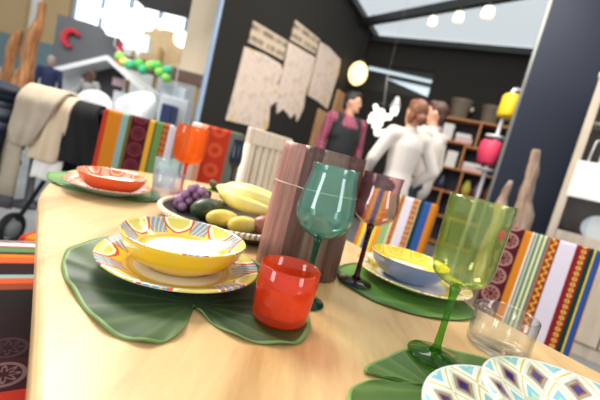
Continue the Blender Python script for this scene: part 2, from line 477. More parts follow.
def lozenge_glaze(name, R, n, well):
    t = NT(name); r, a = polar(t, R); v = sect(t, a, n)
    y = t.math('DIVIDE', t.math('SUBTRACT', r, (1 + well) / 2), (1 - well))
    k = t.math('ADD', t.math('ABSOLUTE', t.math('MULTIPLY', v, 1.0)), t.math('ABSOLUTE', y))
    rim = t.ramp(k, [(0.0, c(58, 46, 120)), (0.14, c(140, 86, 56)), (0.20, c(170, 152, 136)), (0.31, c(226, 222, 206)), (0.40, c(248, 246, 236)), (0.50, c(226, 210, 120)), (0.56, c(248, 248, 242)), (0.70, c(150, 206, 218)), (0.88, c(200, 228, 232))], 'CONSTANT')
    v2 = sect(t, a, n // 2, 0.25)
    y2 = t.math('DIVIDE', t.math('SUBTRACT', r, well * 0.55), well)
    k2 = t.math('ADD', t.math('ABSOLUTE', v2), t.math('ABSOLUTE', y2))
    inn = t.ramp(k2, [(0.0, c(60, 52, 66)), (0.12, c(226, 204, 72)), (0.24, c(248, 248, 236)), (0.34, c(232, 216, 120)), (0.42, c(246, 248, 240)), (0.6, c(206, 228, 200))], 'CONSTANT')
    col = t.mix(t.math('LESS_THAN', r, well), rim, inn)
    col = t.mix(t.math('GREATER_THAN', r, 0.975), col, c(240, 244, 246))
    return t.fin(col, 0.14, spec=0.5, coat=0.5)

def dish(bm, outer, inner, n=64):
    """outer wall faces get slot 0, inside faces slot 1"""
    lathe(bm, outer, n); k = len(bm.faces)
    lathe(bm, inner, n)
    bm.faces.ensure_lookup_table()
    for f in bm.faces[k:]: f.material_index = 1
    bmesh.ops.remove_doubles(bm, verts=bm.verts, dist=1e-5)

def plate(name, label, R, h, loc, out, inn, group=None, well=0.62, rz=0.0, cat='plate'):
    bm = new()
    dish(bm, [(0, 0.0015), (R * .50, 0.0015), (R * .52, 0), (R * .56, 0), (R * .60, .003), (R * .80, h * .50), (R * .985, h * .93), (R, h)],
         [(R, h), (R * .99, h + .0022), (R * .80, h * .62 + .0024), (R * well, .0075), (R * .5, .0055), (0, .0050)])
    o = obj(name, bm, [out, inn], None, True, loc=loc, rz=rz)
    return setp(o, label, cat, group)

def bowl(name, label, R, h, loc, out, inn, group=None, rz=0.0, foot=0.54):
    bm = new()
    dish(bm, [(0, .002), (R * foot * .9, .002), (R * foot * .93, 0), (R * foot, 0), (R * foot * 1.06, .004), (R * .78, h * .28), (R * .93, h * .64), (R * .99, h * .96), (R, h)],
         [(R, h), (R * .985, h + .0016), (R * .965, h * .98), (R * .84, h * .74), (R * .66, h * .52), (R * .45, h * .42), (0, h * .38)])
    o = obj(name, bm, [out, inn], None, True, loc=loc, rz=rz)
    return setp(o, label, 'bowl', group)

g_white = plain('white_glaze', WHT, 0.18, coat=0.4, var=0.02)
g_yel = plain('yellow_glaze', c(240, 200, 50), 0.2, coat=0.4, var=0.06, scale=12)
ZM = ZT + 0.0065
plate('dinner_plate', 'yellow and blue painted plate on the dark lily leaf mat', 0.116, 0.021, (-0.150, 0.515, ZM), g_white,
      scallop_glaze('painted_plate_glaze', 0.116, 7, 0.55), 'dinner plates on the table', rz=0.3)
bowl('soup_bowl', 'yellow soup bowl with painted rim and white well, nearest bowl', 0.092, 0.047, (-0.154, 0.527, ZM + .0065), g_yel,
     scallop_glaze('painted_bowl_glaze', 0.092, 7, 0.60, ph=0.22), 'soup bowls on the plates')
plate('dinner_plate', 'grey rimmed plate under the orange bowl at far left', 0.102, 0.020, (-0.487, 0.910, ZM), plain('grey_blue_glaze', c(150, 172, 180), .25),
      scallop_glaze('orange_plate_glaze', 0.102, 9, 0.6, c(222, 210, 196), c(214, 96, 50), c(226, 150, 106), lobe=c(226, 140, 90), halo=c(238, 214, 190)), 'dinner plates on the table')
bowl('soup_bowl', 'orange soup bowl at the far left corner of the table', 0.081, 0.042, (-0.475, 0.900, ZM + .0065), plain('orange_glaze', c(226, 88, 36), .2, coat=.4),
     scallop_glaze('orange_bowl_glaze', 0.081, 8, 0.5, c(222, 110, 64), c(196, 66, 36), c(236, 190, 160), c(232, 150, 110), lobe=c(226, 120, 60), halo=c(240, 200, 170)), 'soup bowls on the plates')
plate('dinner_plate', 'white and yellow painted plate under the blue bowl', 0.124, 0.020, (0.2746, 0.7626, ZM), g_white,
      scallop_glaze('yellow_plate_glaze', 0.124, 8, 0.6, c(240, 212, 60), c(226, 140, 60), c(246, 240, 226)), 'dinner plates on the table')
bowl('soup_bowl', 'soup bowl, blue outside with a yellow painted inner rim', 0.084, 0.046, (0.262, 0.765, ZM + .0065), plain('blue_glaze', c(104, 124, 176), .22, coat=.4),
     scallop_glaze('blue_bowl_glaze', 0.084, 9, 0.62, c(246, 220, 44), c(240, 190, 40), c(244, 226, 90), lobe=c(240, 206, 40), halo=c(250, 236, 120)), 'soup bowls on the plates')
plate('dinner_plate', 'white plate with purple lozenges and pale blue rim at front right', 0.125, 0.020, (0.276, 0.283, ZM), g_white,
      lozenge_glaze('lozenge_plate_glaze', 0.125, 13, 0.60), 'dinner plates on the table')
plate('side_plate', 'smaller lozenge patterned plate stacked on the front right plate', 0.104, 0.026, (0.318, 0.308, ZM + .0150), g_white,
      lozenge_glaze('lozenge_side_glaze', 0.104, 12, 0.60), rz=0.35)

# ------------------------------------------------------------------ glassware
def goblet(label, loc, rimr, shape, zb, H, footr, glass_m, stem_m, foot_m, group='coloured goblets on the table', thick=.0016, stemr=.0042):
    """shape: (fraction of bowl height, radius) from the bottom of the bowl up to the rim"""
    o = thing('goblet', label, 'glass', loc, 0, group)
    hb = H - zb
    prof = spline([(max(r, 0), zb + f * hb, 0) for f, r in shape], 4, False)
    out = [(p.x, p.y) for p in prof]; inn = [(max(p.x - thick, 0.0), p.y + (thick if i < 3 else 0)) for i, p in enumerate(prof)]
    bm = new(); lathe(bm, [(0, out[0][1])] + out + list(reversed(inn)) + [(0, inn[0][1])], 48)
    obj('glass_bowl', bm, glass_m, o, True)
    bm = new(); lathe(bm, [(0, zb + .004), (stemr * 1.9, zb + .003), (stemr * 1.25, zb - .010), (stemr, zb - .03), (stemr, .035), (stemr * 1.2, .016), (stemr * 2.0, .0075), (0, .0062)], 20)
    obj('stem', bm, stem_m, o, True)
    bm = new(); lathe(bm, [(0, 0), (footr * .96, 0), (footr, .0012), (footr * .97, .0026), (footr * .5, .0045), (.008, .0078), (0, .008)], 40)
    obj('foot', bm, foot_m, o, True)
    return o
tulip = lambda R, M: [(0, .009), (.06, M * .55), (.17, M * .86), (.34, M), (.52, M * .965), (.72, M * .88), (.88, R * .97), (1, R)]
ZG = ZT + 0.0005
g_aq = glass('aqua_glass', (0.80, 0.95, 0.91), (0.16, 0.56, 0.48), 1.4, 0.07, (0.35, 0.75, 0.66))
g_aqs = glass('deep_green_glass', (0.10, 0.45, 0.33), (0.01, 0.15, 0.10), 1.0, .15, (.02, .25, .17))
goblet('aqua green tulip goblet standing in front of the wooden vase', (0.041, 0.535, ZG), .036, tulip(.036, .0435), .103, .213, .034, g_aq, g_aqs, g_aqs)
g_pu = glass('mauve_glass', (0.92, 0.80, 0.80), (0.40, 0.18, 0.26), 1.4, .05, (.5, .25, .32))
g_pus = glass('dark_plum_glass', (0.25, 0.06, 0.14), (0.05, 0.01, 0.03), 1.0, .15, (.15, .03, .08))
g_smoke = glass('smoky_glass', (0.42, 0.40, 0.40), (0.08, 0.07, 0.07), 1.0)
goblet('mauve goblet with a dark plum stem between wooden vase and blue bowl', (0.141, 0.672, ZM), .0375, tulip(.0375, .041), .115, .212, .032, g_pu, g_pus, g_smoke, stemr=.0046)
g_gr = glass('lime_glass', (0.955, 0.985, 0.77), (0.48, 0.68, 0.16), 1.8, .05, (.6, .8, .1))
g_grs = glass('green_glass', (0.40, 0.70, 0.20), (0.03, 0.25, 0.02), 1.0, .15, (.1, .4, .03))
cup = lambda R, M: [(0, .009), (.035, M * .50), (.10, M * .82), (.22, M * .97), (.45, M), (.75, M * 1.02), (1, R)]
g_grf = glass('pale_green_glass', (0.50, 0.76, 0.34), (0.06, 0.28, 0.04), 1.0, .08, (.15, .45, .06))
gg = goblet('tall lime green goblet on the notched leaf mat at front right', (0.219, 0.447, ZM), .038, cup(.0385, .0375), .098, .212, .035, g_gr, g_grs, g_grf)
bm = new(); ball(bm, (.0155, -.0352, .178), (.0014, .0052, .0062), 12, Matrix.Rotation(-1.16, 3, 'Z')); obj('sticker', bm, plain('red_sticker', c(176, 70, 52), .5), gg, True)
g_or = glass('orange_glass', (1.0, 0.62, 0.22), (0.85, 0.16, 0.02), 1.0, .16, (1, .36, .03))
g_ors = glass('deep_orange_glass', (0.85, 0.12, 0.03), (0.4, 0.02, 0.01), 1.0, .3, (.8, .08, .02))
goblet('orange goblet behind the clear tumbler at the far left', (-0.372, 1.120, ZG), .048, cup(.048, .048), .100, .220, .034, g_or, g_ors, g_ors)
g_bl = glass('dark_blue_glass', (0.34, 0.46, 0.56), (0.06, 0.10, 0.16), 1.0, .1, (.05, .09, .16))
goblet('slim smoky blue goblet beyond the bananas', (-0.272, 1.350, ZG), .021, tulip(.021, .024), .10, .212, .028, g_bl, g_bl, g_bl)

def tumbler(label, loc, R, Rb, H, m, thick=.0022, group='tumblers on the table'):
    bm = new()
    lathe(bm, [(0, 0), (Rb * .9, 0), (Rb, .004), (Rb * 1.01, .010), (R * .99, H * .55), (R, H - .001), (R - thick * .5, H), (R - thick, H - .001), (R * .985 - thick, H * .55), (Rb - thick, .013), (Rb * .85, .009), (0, .008)], 48)
    o = obj('tumbler', bm, m, None, True, loc=loc)
    return setp(o, label, 'glass', group)
g_red = glass('red_orange_glass', (0.98, 0.36, 0.16), (0.85, 0.10, 0.03), 1.3, .30, (0.93, .17, .05))
tumbler('red orange tumbler on the dark lily leaf mat in front', (0.010, 0.449, ZM), .0395, .0368, .0715, g_red)
g_cl = glass('clear_glass', (0.975, 0.975, 0.965), (0.50, 0.54, 0.53), 1.8, .03, (.9, .9, .88))
tumbler('clear tumbler behind the lozenge plates at front right', (0.350, 0.535, ZG), .0445, .044, .063, g_cl)
g_lv = glass('lavender_glass', (0.93, 0.92, 0.97), (0.55, 0.55, 0.68), 1.1, .06, (.8, .8, .9))
tumbler('pale lavender tumbler between orange bowl and fruit tray', (-0.362, 0.973, ZG), .0395, .038, .085, g_lv)
g_ic = glass('ice_blue_glass', (0.85, 0.95, 0.97), (0.50, 0.70, 0.75), 1.1, .15, (.8, .92, .95))
tumbler('ice blue tumbler behind the lavender tumbler', (-0.462, 1.200, ZG), .040, .037, .095, g_ic)

# ------------------------------------------------------------------ wooden vase
t = NT('fluted_vase_wood'); X = t.xyz()
an = t.math('FRACT', t.math('ADD', t.math('DIVIDE', t.math('ARCTAN2', X[1], X[0]), 2 * PI), 1.0))
v = t.mapping(scale=(60, 60, 3)); n1 = t.noise(1.5, v, 5, .65); n2 = t.noise(4, v, 3, .7)
PK, BR, TP = c(186, 128, 114), c(66, 30, 20), c(112, 92, 78)
ang = t.math('ADD', an, t.math('MULTIPLY', t.math('SUBTRACT', n1, .5), .015))
col = t.ramp(ang, [(0, BR), (.10, PK), (.28, TP), (.36, BR), (.49, PK), (.672, BR), (.742, TP), (.85, BR)], 'CONSTANT')
col = t.mix(t.math('MULTIPLY', t.math('MULTIPLY', t.math('MAXIMUM', t.math('SUBTRACT', n1, .38), 0.0), 3.2), .75), col, c(78, 46, 38)); col = t.mix(t.math('MULTIPLY', n2, .16), col, c(216, 184, 174))
t.bump(n2, .3, .003)
m_vase = t.fin(col, .34, spec=.3)
va = thing('wooden_vase', 'tall fluted wooden vase in pink, grey and brown behind the aqua goblet', 'vase', (0.024, 0.695, ZT), 0)
bm = new(); N = 120; rows = []
def vr(th):
    r = .0685
    for ctr, wd in ((.17, .1), (.32, .05), (.42, .07), (.58, .09), (.707, .035), (.795, .055), (.93, .08)):
        d = (th / (2 * PI) - ctr)
        if abs(d) < wd: r = .0685 + .0110 * math.sqrt(max(0, 1 - (d / wd) ** 2))
    return r
for sc, z in ((1.03, 0), (1.05, .002), (1.05, .06), (1.04, .14), (1.03, .22), (1.03, .236), (.98, .236), (.94, .20), (.90, .02)):
    rows.append([bm.verts.new((vr(2 * PI * i / N) * sc * math.cos(2 * PI * i / N), vr(2 * PI * i / N) * sc * math.sin(2 * PI * i / N), z)) for i in range(N)])
for a, b in zip(rows[:-1], rows[1:]):
    for i in range(N): bm.faces.new((a[i], a[(i + 1) % N], b[(i + 1) % N], b[i]))
bm.faces.new(rows[0]); bm.faces.new(rows[-1])
obj('vase_body', bm, m_vase, va, True)
bm = new(); tube(bm, [(vr(2 * PI * i / N) * 1.045 * math.cos(2 * PI * i / N), vr(2 * PI * i / N) * 1.045 * math.sin(2 * PI * i / N), .163) for i in range(N + 1)], .0007, 6, False)
obj('cord', bm, plain('pale_cord', c(240, 226, 214), .6), va, True)
setp(va.children[-1], 'thin pale cord tied round the vase')

# ------------------------------------------------------------------ fruit tray
t = NT('woven_rim'); r_, a_ = polar(t, .172)
wv = t.math('SINE', t.math('ADD', t.math('MULTIPLY', a_, 90), t.math('MULTIPLY', r_, 60)))
t.bump(wv, .5, .004)
m_tray = t.fin(t.mix(t.math('ADD', t.math('MULTIPLY', wv, .4), .5), c(206, 186, 152), c(246, 236, 214)), .6)
tr = thing('fruit_tray', 'round woven fruit tray with a pale rim behind the yellow bowl', 'tray', (-0.156, 0.884, ZT))
bm = new(); dish(bm, [(0, 0), (.138, 0), (.158, .012), (.171, .026)], [(.171, .026), (.167, .026), (.153, .012), (.134, .004), (0, .004)])
obj('tray_base', bm, [plain('dark_wicker', c(84, 70, 60), .7), plain('dark_wicker_inside', c(66, 58, 52), .7)], tr, True)
bm = new(); tube(bm, [(.171 * math.cos(i * PI / 36), .171 * math.sin(i * PI / 36), .027) for i in range(73)], .0065, 10, False)
obj('rim', bm, m_tray, tr, True)

def fruit(name, label, cat, bm, m, loc, rz=0, group='fruit on the woven tray'):
    return setp(obj(name, bm, m, None, True, loc=loc, rz=rz), label, cat, group)
def fruitmat(name, a, b, rough=.35, sc=14):
    t = NT(name); n = t.noise(sc, None, 4); s = t.noise(120, None, 2)
    t.bump(s, .06, .002)
    return t.fin(t.ramp(n, [(.35, a), (.65, b)]), rough, coat=.15)
m_ban = fruitmat('banana_skin', c(246, 222, 96), c(254, 244, 168), .42, 18)
m_mango = fruitmat('mango_skin', c(236, 196, 56), c(250, 230, 130), .36, 20)
m_melon = fruitmat('dark_melon_skin', c(30, 46, 24), c(70, 88, 48), .5, 40)
m_red = fruitmat('red_pear_skin', c(150, 72, 58), c(196, 130, 100), .4, 16)
m_grape = fruitmat('grape_skin', c(132, 80, 120), c(186, 140, 176), .25, 30)
m_stem = plain('brown_stalk', c(92, 74, 40), .7)
ZF = ZT + .0045
def egg(L, r, taper=.8, n=24):
    b = new(); k = 14
    lathe(b, [((r * math.sin(PI * i / k) * (1 + (taper - 1) * i / k)) if 0 < i < k else 0, -L / 2 * math.cos(PI * i / k)) for i in range(k + 1)], n)
    bmesh.ops.rotate(b, cent=(0, 0, 0), matrix=Matrix.Rotation(PI / 2, 3, 'Y'), verts=b.verts)
    return b
fruit('dark_melon', 'dark green melon on the fruit tray between grapes and mangoes', 'melon', egg(.100, .028, .95), m_melon, (-.212, .862, ZF + .029), 1.0)
fruit('mango', 'yellow mango leaning beside the dark melon', 'mango', egg(.090, .0235, .72), m_mango, (-.166, .832, ZF + .024), .85)
fruit('mango', 'pale yellow mango in the middle front of the tray', 'mango', egg(.088, .0235, .75), m_mango, (-.112, .815, ZF + .024), .85)
fruit('red_pear', 'red skinned pear at the tray edge by the wooden vase', 'pear', egg(.090, .028, .85), m_red, (-.056, .845, ZF + .0285), .45)
# bananas: one hand of four joined at the crown
bn = thing('banana_bunch', 'bunch of four yellow bananas lying over the fruit', 'bananas', (-.232, .975, ZF + .074), 0, 'fruit on the woven tray')
for k, (dx, dy, dz, ln, bow) in enumerate(((.0, -.052, -.012, .195, .050), (.004, -.020, .008, .205, .046), (.002, .016, .012, .205, .040), (.0, .050, .000, .190, .034))):
    bm = new(); P = []; R = []
    for i in range(13):
        u = i / 12
        P.append((.004 + dx + ln * u, dy * min(1, u * 3.2) - bow * math.sin(PI * u) * .9 + .03 * u, dz * min(1, u * 2.5) + .006 * math.sin(PI * u) - .022 * u))
        R.append(.0062 if i == 0 else (.0095 if i == 1 else (.0195 * (math.sin(PI * min(1, .14 + u * .84))) ** .42 if i < 12 else .0045)))
    tube(bm, P, R, 7)
    obj('banana', bm, m_ban, bn, True)
bm = new(); tube(bm, [(.012, 0, -.008), (-.006, .002, .0), (-.02, .004, .008)], [.012, .012, .007], 8); obj('crown', bm, m_stem, bn, True)
# grapes
gb = thing('grape_bunch', 'bunch of purple grapes at the left side of the tray', 'grapes', (-.272, .930, ZF), .0, 'fruit on the woven tray')
gp = None; random.seed(3)
spots = []
for lay, (nn, z) in enumerate(((15, .0118), (12, .029), (7, .045), (3, .059))):
    for i in range(nn):
        for tries in range(200):
            x, y = random.uniform(-.034, .040), random.uniform(-.046, .056)
            if lay: x *= .9 - .1 * lay; y *= .9 - .1 * lay
            zz = z + random.uniform(-.001, .003)
            if all((x - a) ** 2 + (y - b) ** 2 + (zz - d) ** 2 > .0200 ** 2 for a, b, d in spots): spots.append((x, y, zz)); break
for x, y, z in spots:
    if gp is None:
        bm = new(); ball(bm, (0, 0, 0), (.0118, .0118, .0125), 14); gp = obj('grape', bm, m_grape, gb, True); gp.location = (x, y, z)
    else:
        q = gp.copy(); COL.objects.link(q); q.parent = gb; q.location = (x, y, z)
bm = new(); tube(bm, [(.0, .0, .035), (.01, .03, .056), (.03, .05, .062)], [.0025, .002, .003], 8); obj('grape_stalk', bm, plain('green_stalk', c(110, 130, 60), .6), gb, True)
bm = new(); prism(bm, [(-.02, 0), (0, .024), (.026, .012), (.02, -.012), (0, -.02)], 0, .001, lambda u, v, w: (u + .025, v + .03, w + .06)); obj('grape_leaf', bm, plain('vine_leaf', c(96, 140, 56), .6), gb)

# ------------------------------------------------------------------ chairs
MAR, ORA, TEA, OLI, GRN, DGR, BLU2, CRM, PRED, BRN = c(76, 16, 28), c(208, 126, 30), c(138, 172, 164), c(104, 98, 42), c(104, 142, 80), c(18, 52, 42), c(44, 84, 150), c(238, 226, 190), c(150, 30, 36), c(140, 62, 34)
LIL, GRY, RED2 = c(222, 212, 224), c(120, 122, 116), c(190, 50, 30)
m_leg = wood('dark_chair_leg', c(60, 42, 30), c(96, 68, 46), axis=2)

def soft_block(bm, w, d, h, r=.02):
    """upholstered block: w wide (x), d deep (y), h tall (z), centred on x/y, standing on z=0"""
    v = box(bm, (0, 0, h / 2), (w, d, h))
    bmesh.ops.bevel(bm, geom=list(bm.edges), offset=r, segments=4, affect='EDGES', profile=.6)

def striped_chair(label, loc, rz, w, top, mat_args, lean=.14, group='striped upholstered chairs round the table', seat_z=.46):
    """the chair's back stands at the origin, its seat runs towards local -y"""
    o = thing('striped_chair', label, 'chair', loc, rz, group)
    m = stripes('striped_fabric', x0=-w / 2, width=w, **mat_args)
    ms = stripes('striped_seat_fabric', along='y', x0=-w / 2, width=w, **mat_args)
    bm = new(); soft_block(bm, w, .065, top - seat_z + .03)
    bmesh.ops.transform(bm, matrix=Matrix.Translation((0, 0, seat_z - .03)) @ Matrix.Rotation(-lean, 4, 'X'), verts=bm.verts)
    obj('backrest', bm, m, o, True)
    bm = new(); soft_block(bm, w, .40, .085, .022); bmesh.ops.translate(bm, vec=(0, -.24, seat_z - .08), verts=bm.verts)
    obj('seat', bm, ms, o, True)
    for sx in (-1, 1):
        for y, dy in ((-.40, -.02), (-.03, .04)):
            bm = new(); tube(bm, [(sx * (w / 2 - .03), y + dy, 0), (sx * (w / 2 - .035), y, seat_z - .07)], [.013, .019], 10)
            obj('leg', bm, m_leg, o, True)
    return o
fab_a = dict(bands=[(0, MAR), (.25, ORA), (.325, CRM), (.345, BLU2), (.36, CRM), (.375, GRN), (.395, BLU2), (.405, CRM), (.425, GRN), (.45, CRM), (.47, GRN), (.485, BLU2), (.50, ORA), (.51, BRN), (.60, LIL), (.755, PRED), (.87, DGR), (.915, c(226, 190, 60)), (.93, BLU2), (.985, ORA)],
             rings=[(.01, .24, c(178, 128, 116), 'ring'), (.51, .60, c(236, 170, 60), 'wave'), (.80, .865, c(230, 190, 80), 'dot'), (.76, .80, c(90, 20, 24), 'dia')])
striped_chair('striped chair nearest on the right with maroon and white bands', (0.925, 1.325, 0), -.62, .335, .91, fab_a, lean=.26)
fab_b = dict(bands=[(0, ORA), (.06, c(236, 210, 80)), (.12, BLU2), (.20, c(236, 210, 80)), (.26, c(230, 150, 40)), (.33, c(150, 180, 120)), (.43, CRM), (.455, BRN), (.52, CRM), (.54, LIL), (.65, PRED), (.73, CRM), (.74, DGR), (.80, BLU2), (.90, ORA)],
             rings=[(.455, .52, c(226, 150, 60), 'dia'), (.65, .73, c(226, 180, 90), 'dot')])
striped_chair('striped chair seen between the mauve goblet and the blue bowl', (0.495, 1.84, 0), -.45, .36, .905, fab_b, lean=.26)
fab_e = dict(bands=[(0, RED2), (.08, ORA), (.27, TEA), (.36, OLI), (.41, MAR), (.66, c(222, 166, 50)), (.73, OLI), (.76, GRN), (.85, BRN), (.94, LIL)],
             rings=[(.41, .66, c(120, 50, 60), 'ring'), (.85, .94, c(214, 120, 60), 'dot')])
striped_chair('striped chair at the far table end behind the orange bowl', (-0.815, 1.66, 0), .10, .325, .965, fab_e, lean=.10)
fab_d = dict(bands=[(0, c(236, 216, 204)), (.20, c(232, 168, 130)), (.32, c(186, 52, 30)), (.76, c(104, 108, 98))],
             rings=[(.34, .74, c(206, 84, 46), 'dot')])
striped_chair('red and grey striped chair behind the orange goblet', (-0.50, 1.87, 0), .02, .275, 1.005, fab_d, lean=.06)

# striped bench on the near left side, partly under the table top
TA = math.atan2(.8, -.6)        # the table's long direction
be = thing('striped_bench', 'low striped bench pushed in at the near left table edge', 'bench', (.8 * -.12 - .6 * 1.02, .6 * -.12 + .8 * 1.02, 0), TA)
seq = [(0, BLU2), (.04, RED2), (.09, c(60, 18, 24)), (.20, c(34, 12, 16)), (.42, c(26, 14, 14)), (.545, c(30, 16, 16)), (.555, BRN), (.60, c(206, 84, 40)), (.64, TEA), (.665, c(40, 14, 18)), (.765, c(200, 90, 40)), (.82, ORA), (.845, c(60, 20, 26)), (.87, c(96, 132, 84)), (.915, c(150, 40, 44)), (.93, c(232, 224, 216)), (.965, c(110, 28, 34)), (.985, LIL)]
m = stripes('bench_fabric', seq, rings=[(.10, .20, c(120, 92, 92), 'ring'), (.20, .30, c(70, 40, 44), 'ring')], axis='x', along='y', x0=-.42, width=.84)
bm = new(); soft_block(bm, .86, .46, .09, .025); bmesh.ops.translate(bm, vec=(0, .0, .385), verts=bm.verts); obj('seat', bm, m, be, True)
for sx in (-1, 1):
    for sy in (-1, 1):
        bm = new(); tube(bm, [(sx * .38, sy * .19, 0), (sx * .37, sy * .18, .39)], [.015, .02], 10); obj('leg', bm, m_leg, be, True)

# white chair with vertical slats
m_wl = wood('limewashed_wood', c(214, 190, 158), c(246, 236, 220), axis=2)
sl = thing('slat_chair', 'whitewashed slat back chair left of the tall wooden vase', 'chair', (-0.235, 2.03, 0), math.atan2(.45, .20), None)
bm = new(); box(bm, (0, 0, 1.005), (.46, .032, .085)); obj('top_rail', bm, m_wl, sl, bevel=.008)
for x in (-.17, -.10, -.03, .04, .11, .18):
    bm = new(); box(bm, (x, 0, .73), (.036, .018, .50)); obj('slat', bm, m_wl, sl, bevel=.004)
for sx in (-1, 1):
    bm = new(); tube(bm, [(sx * .225, .03, 0), (sx * .22, 0, .46), (sx * .22, 0, .965)], [.018, .021, .019], 10); obj('leg', bm, m_wl, sl, True)
    bm = new(); tube(bm, [(sx * .20, -.41, 0), (sx * .20, -.40, .44)], [.017, .021], 10); obj('leg', bm, m_wl, sl, True)
bm = new(); box(bm, (0, -.215, .455), (.46, .43, .035)); obj('seat', bm, m_wl, sl, bevel=.01)

# ------------------------------------------------------------------ stroller with clothes, left
m_blk = plain('black_canvas', c(12, 12, 14), .9, var=.2)
m_nvy = fabric_navy = plain('navy_quilt', c(24, 34, 52), .55, var=.25, scale=9)
m_frm = plain('dark_grey_tube', c(46, 48, 52), .4, .4)
m_gry = plain('grey_plastic', c(150, 154, 158), .5)
st = thing('stroller', 'black pushchair parked beyond the left table edge under draped clothes', 'stroller', (-1.44, 2.42, 0), PI)
for sx in (-1, 1):
    for y in (-.26, .30):
        bm = new(); r = .105
        tube(bm, [(sx * .24, y + r * .82 * math.cos(i * PI / 12), r + r * .82 * math.sin(i * PI / 12)) for i in range(25)], .020, 8, False)
        w_ = obj('wheel', bm, plain('black_tyre', c(30, 31, 33), .7), st, True)
        bm = new(); tube(bm, [(sx * .24 - .02, y, r), (sx * .24 + .02, y, r)], .055, 16); obj('hub', bm, m_gry, w_, True)
    bm = new(); tube(bm, [(sx * .24, -.26, .105), (sx * .23, .02, .50), (sx * .22, .34, .93)], .014, 8); obj('frame_bar', bm, m_frm, st, True)
    bm = new(); tube(bm, [(sx * .24, .30, .105), (sx * .23, .02, .50), (sx * .22, -.10, .62)], .014, 8); obj('frame_bar', bm, m_frm, st, True)
bm = new(); tube(bm, [(-.24, .34, .93), (0, .345, .935), (.24, .34, .93)], .016, 10); obj('handle', bm, m_frm, st, True)
bm = new(); soft_block(bm, .34, .06, .46, .025); bmesh.ops.transform(bm, matrix=Matrix.Translation((.14, .08, .47)) @ Matrix.Rotation(-.22, 4, 'X'), verts=bm.verts); obj('seat_back', bm, m_blk, st, True)
bm = new(); soft_block(bm, .36, .34, .07, .025); bmesh.ops.translate(bm, vec=(.02, -.14, .43), verts=bm.verts); obj('seat', bm, m_blk, st, True)
bm = new(); soft_block(bm, .36, .30, .16, .03); bmesh.ops.translate(bm, vec=(.02, .02, .16), verts=bm.verts); obj('basket', bm, m_blk, st, True)

def drape(name, label, cat, rows, m, group=None, th=.012):
    """cloth sheet given as rows of points, thickened"""
    bm = new(); R_ = [spline(r, 5, False) for r in rows]
    grid = []
    nc = len(R_[0])
    colz = [spline([R_[i][j] for i in range(len(R_))], 5, False) for j in range(nc)]
    nr = len(colz[0])
    V = [[bm.verts.new(colz[j][i] + Vector((0, -.006 * math.sin(j * 1.1 + i * .25), 0))) for j in range(nc)] for i in range(nr)]
    for i in range(nr - 1):
        for j in range(nc - 1): bm.faces.new((V[i][j], V[i][j + 1], V[i + 1][j + 1], V[i + 1][j]))
    o = obj(name, bm, m, None, True)
    s = o.modifiers.new('thick', 'SOLIDIFY'); s.thickness = th; s.offset = 0
    return setp(o, label, cat, group)
t = NT('beige_wool'); n = t.noise(7, None, 4); t.bump(t.noise(300), .4, .003)
m_bei = t.fin(t.mix(n, c(160, 144, 124), c(196, 182, 162)), .9, spec=.1)
m_bei2 = plain('cream_shirt', c(214, 192, 162), .85, var=.05)
m_wht = plain('white_cotton', c(240, 236, 230), .85, var=.03)
# clothes hung over the handle: (left, right) at the top and at the hem
def hang(name, label, cat, top, hem, zhem, m, yf, th=.010, zt=.956, back=.30):
    fx = lambda k: [top[0] + (hem[0] - top[0]) * k + (top[1] - top[0] + (hem[1] - hem[0] - top[1] + top[0]) * k) * u for u in (0, .33, .67, 1)]
    wob = lambda k: [.012 * k * math.sin(2.2 * u + 1.0 + k) for u in range(4)]
    rows = []
    for k in (1, .66, .33, .06):
        z = zt - .02 + (zhem - zt + .02) * k
        rows.append([(x, yf + w, z + (.012 * (i % 2) if k == 1 else 0)) for i, (x, w) in enumerate(zip(fx(k), wob(k)))])
    rows.append([(x, 2.08, zt + (2.05 - yf) * .6 + .004) for x in fx(0)])
    rows.append([(x, 2.125 + (2.05 - yf), zt - .03) for x in fx(0)]); rows.append([(x, 2.13 + (2.05 - yf), zt - back) for x in fx(.2)])
    return drape(name, label, cat, rows, m, th=th)
sw = hang('sweater', 'beige sweater hanging over the pushchair with one long sleeve', 'sweater', (-1.650, -1.415), (-1.690, -1.56), .640, m_bei, 1.995, .016)
bm = new(); tube(bm, [(-1.655, 2.005, .72), (-1.655, 2.01, .60), (-1.655, 2.01, .46), (-1.655, 2.01, .34)], [.056, .060, .055, .050], 14)
bmesh.ops.scale(bm, vec=(1, .35, 1), space=Matrix.Translation((1.655, -2.01, 0)), verts=bm.verts); obj('sleeve', bm, m_bei, sw, True)
bm = new(); tube(bm, [(-1.655, 2.01, .34), (-1.66, 2.01, .27)], [.050, .052], 14)
bmesh.ops.scale(bm, vec=(1, .45, 1), space=Matrix.Translation((1.655, -2.01, 0)), verts=bm.verts); obj('cuff', bm, plain('grey_cuff', c(74, 72, 76), .8), sw, True)
hang('shirt', 'cream shirt beneath the beige sweater on the pushchair', 'shirt', (-1.50, -1.36), (-1.585, -1.41), .575, m_bei2, 2.022, .008, .950)
hang('towel', 'white cloth hanging lowest beneath the cream shirt', 'cloth', (-1.50, -1.37), (-1.56, -1.39), .47, m_wht, 2.040, .007, .945)
hang('coat', 'black coat hanging at the right end of the pushchair handle', 'coat', (-1.40, -1.225), (-1.40, -1.185), .60, m_blk, 2.035, .022, .945)
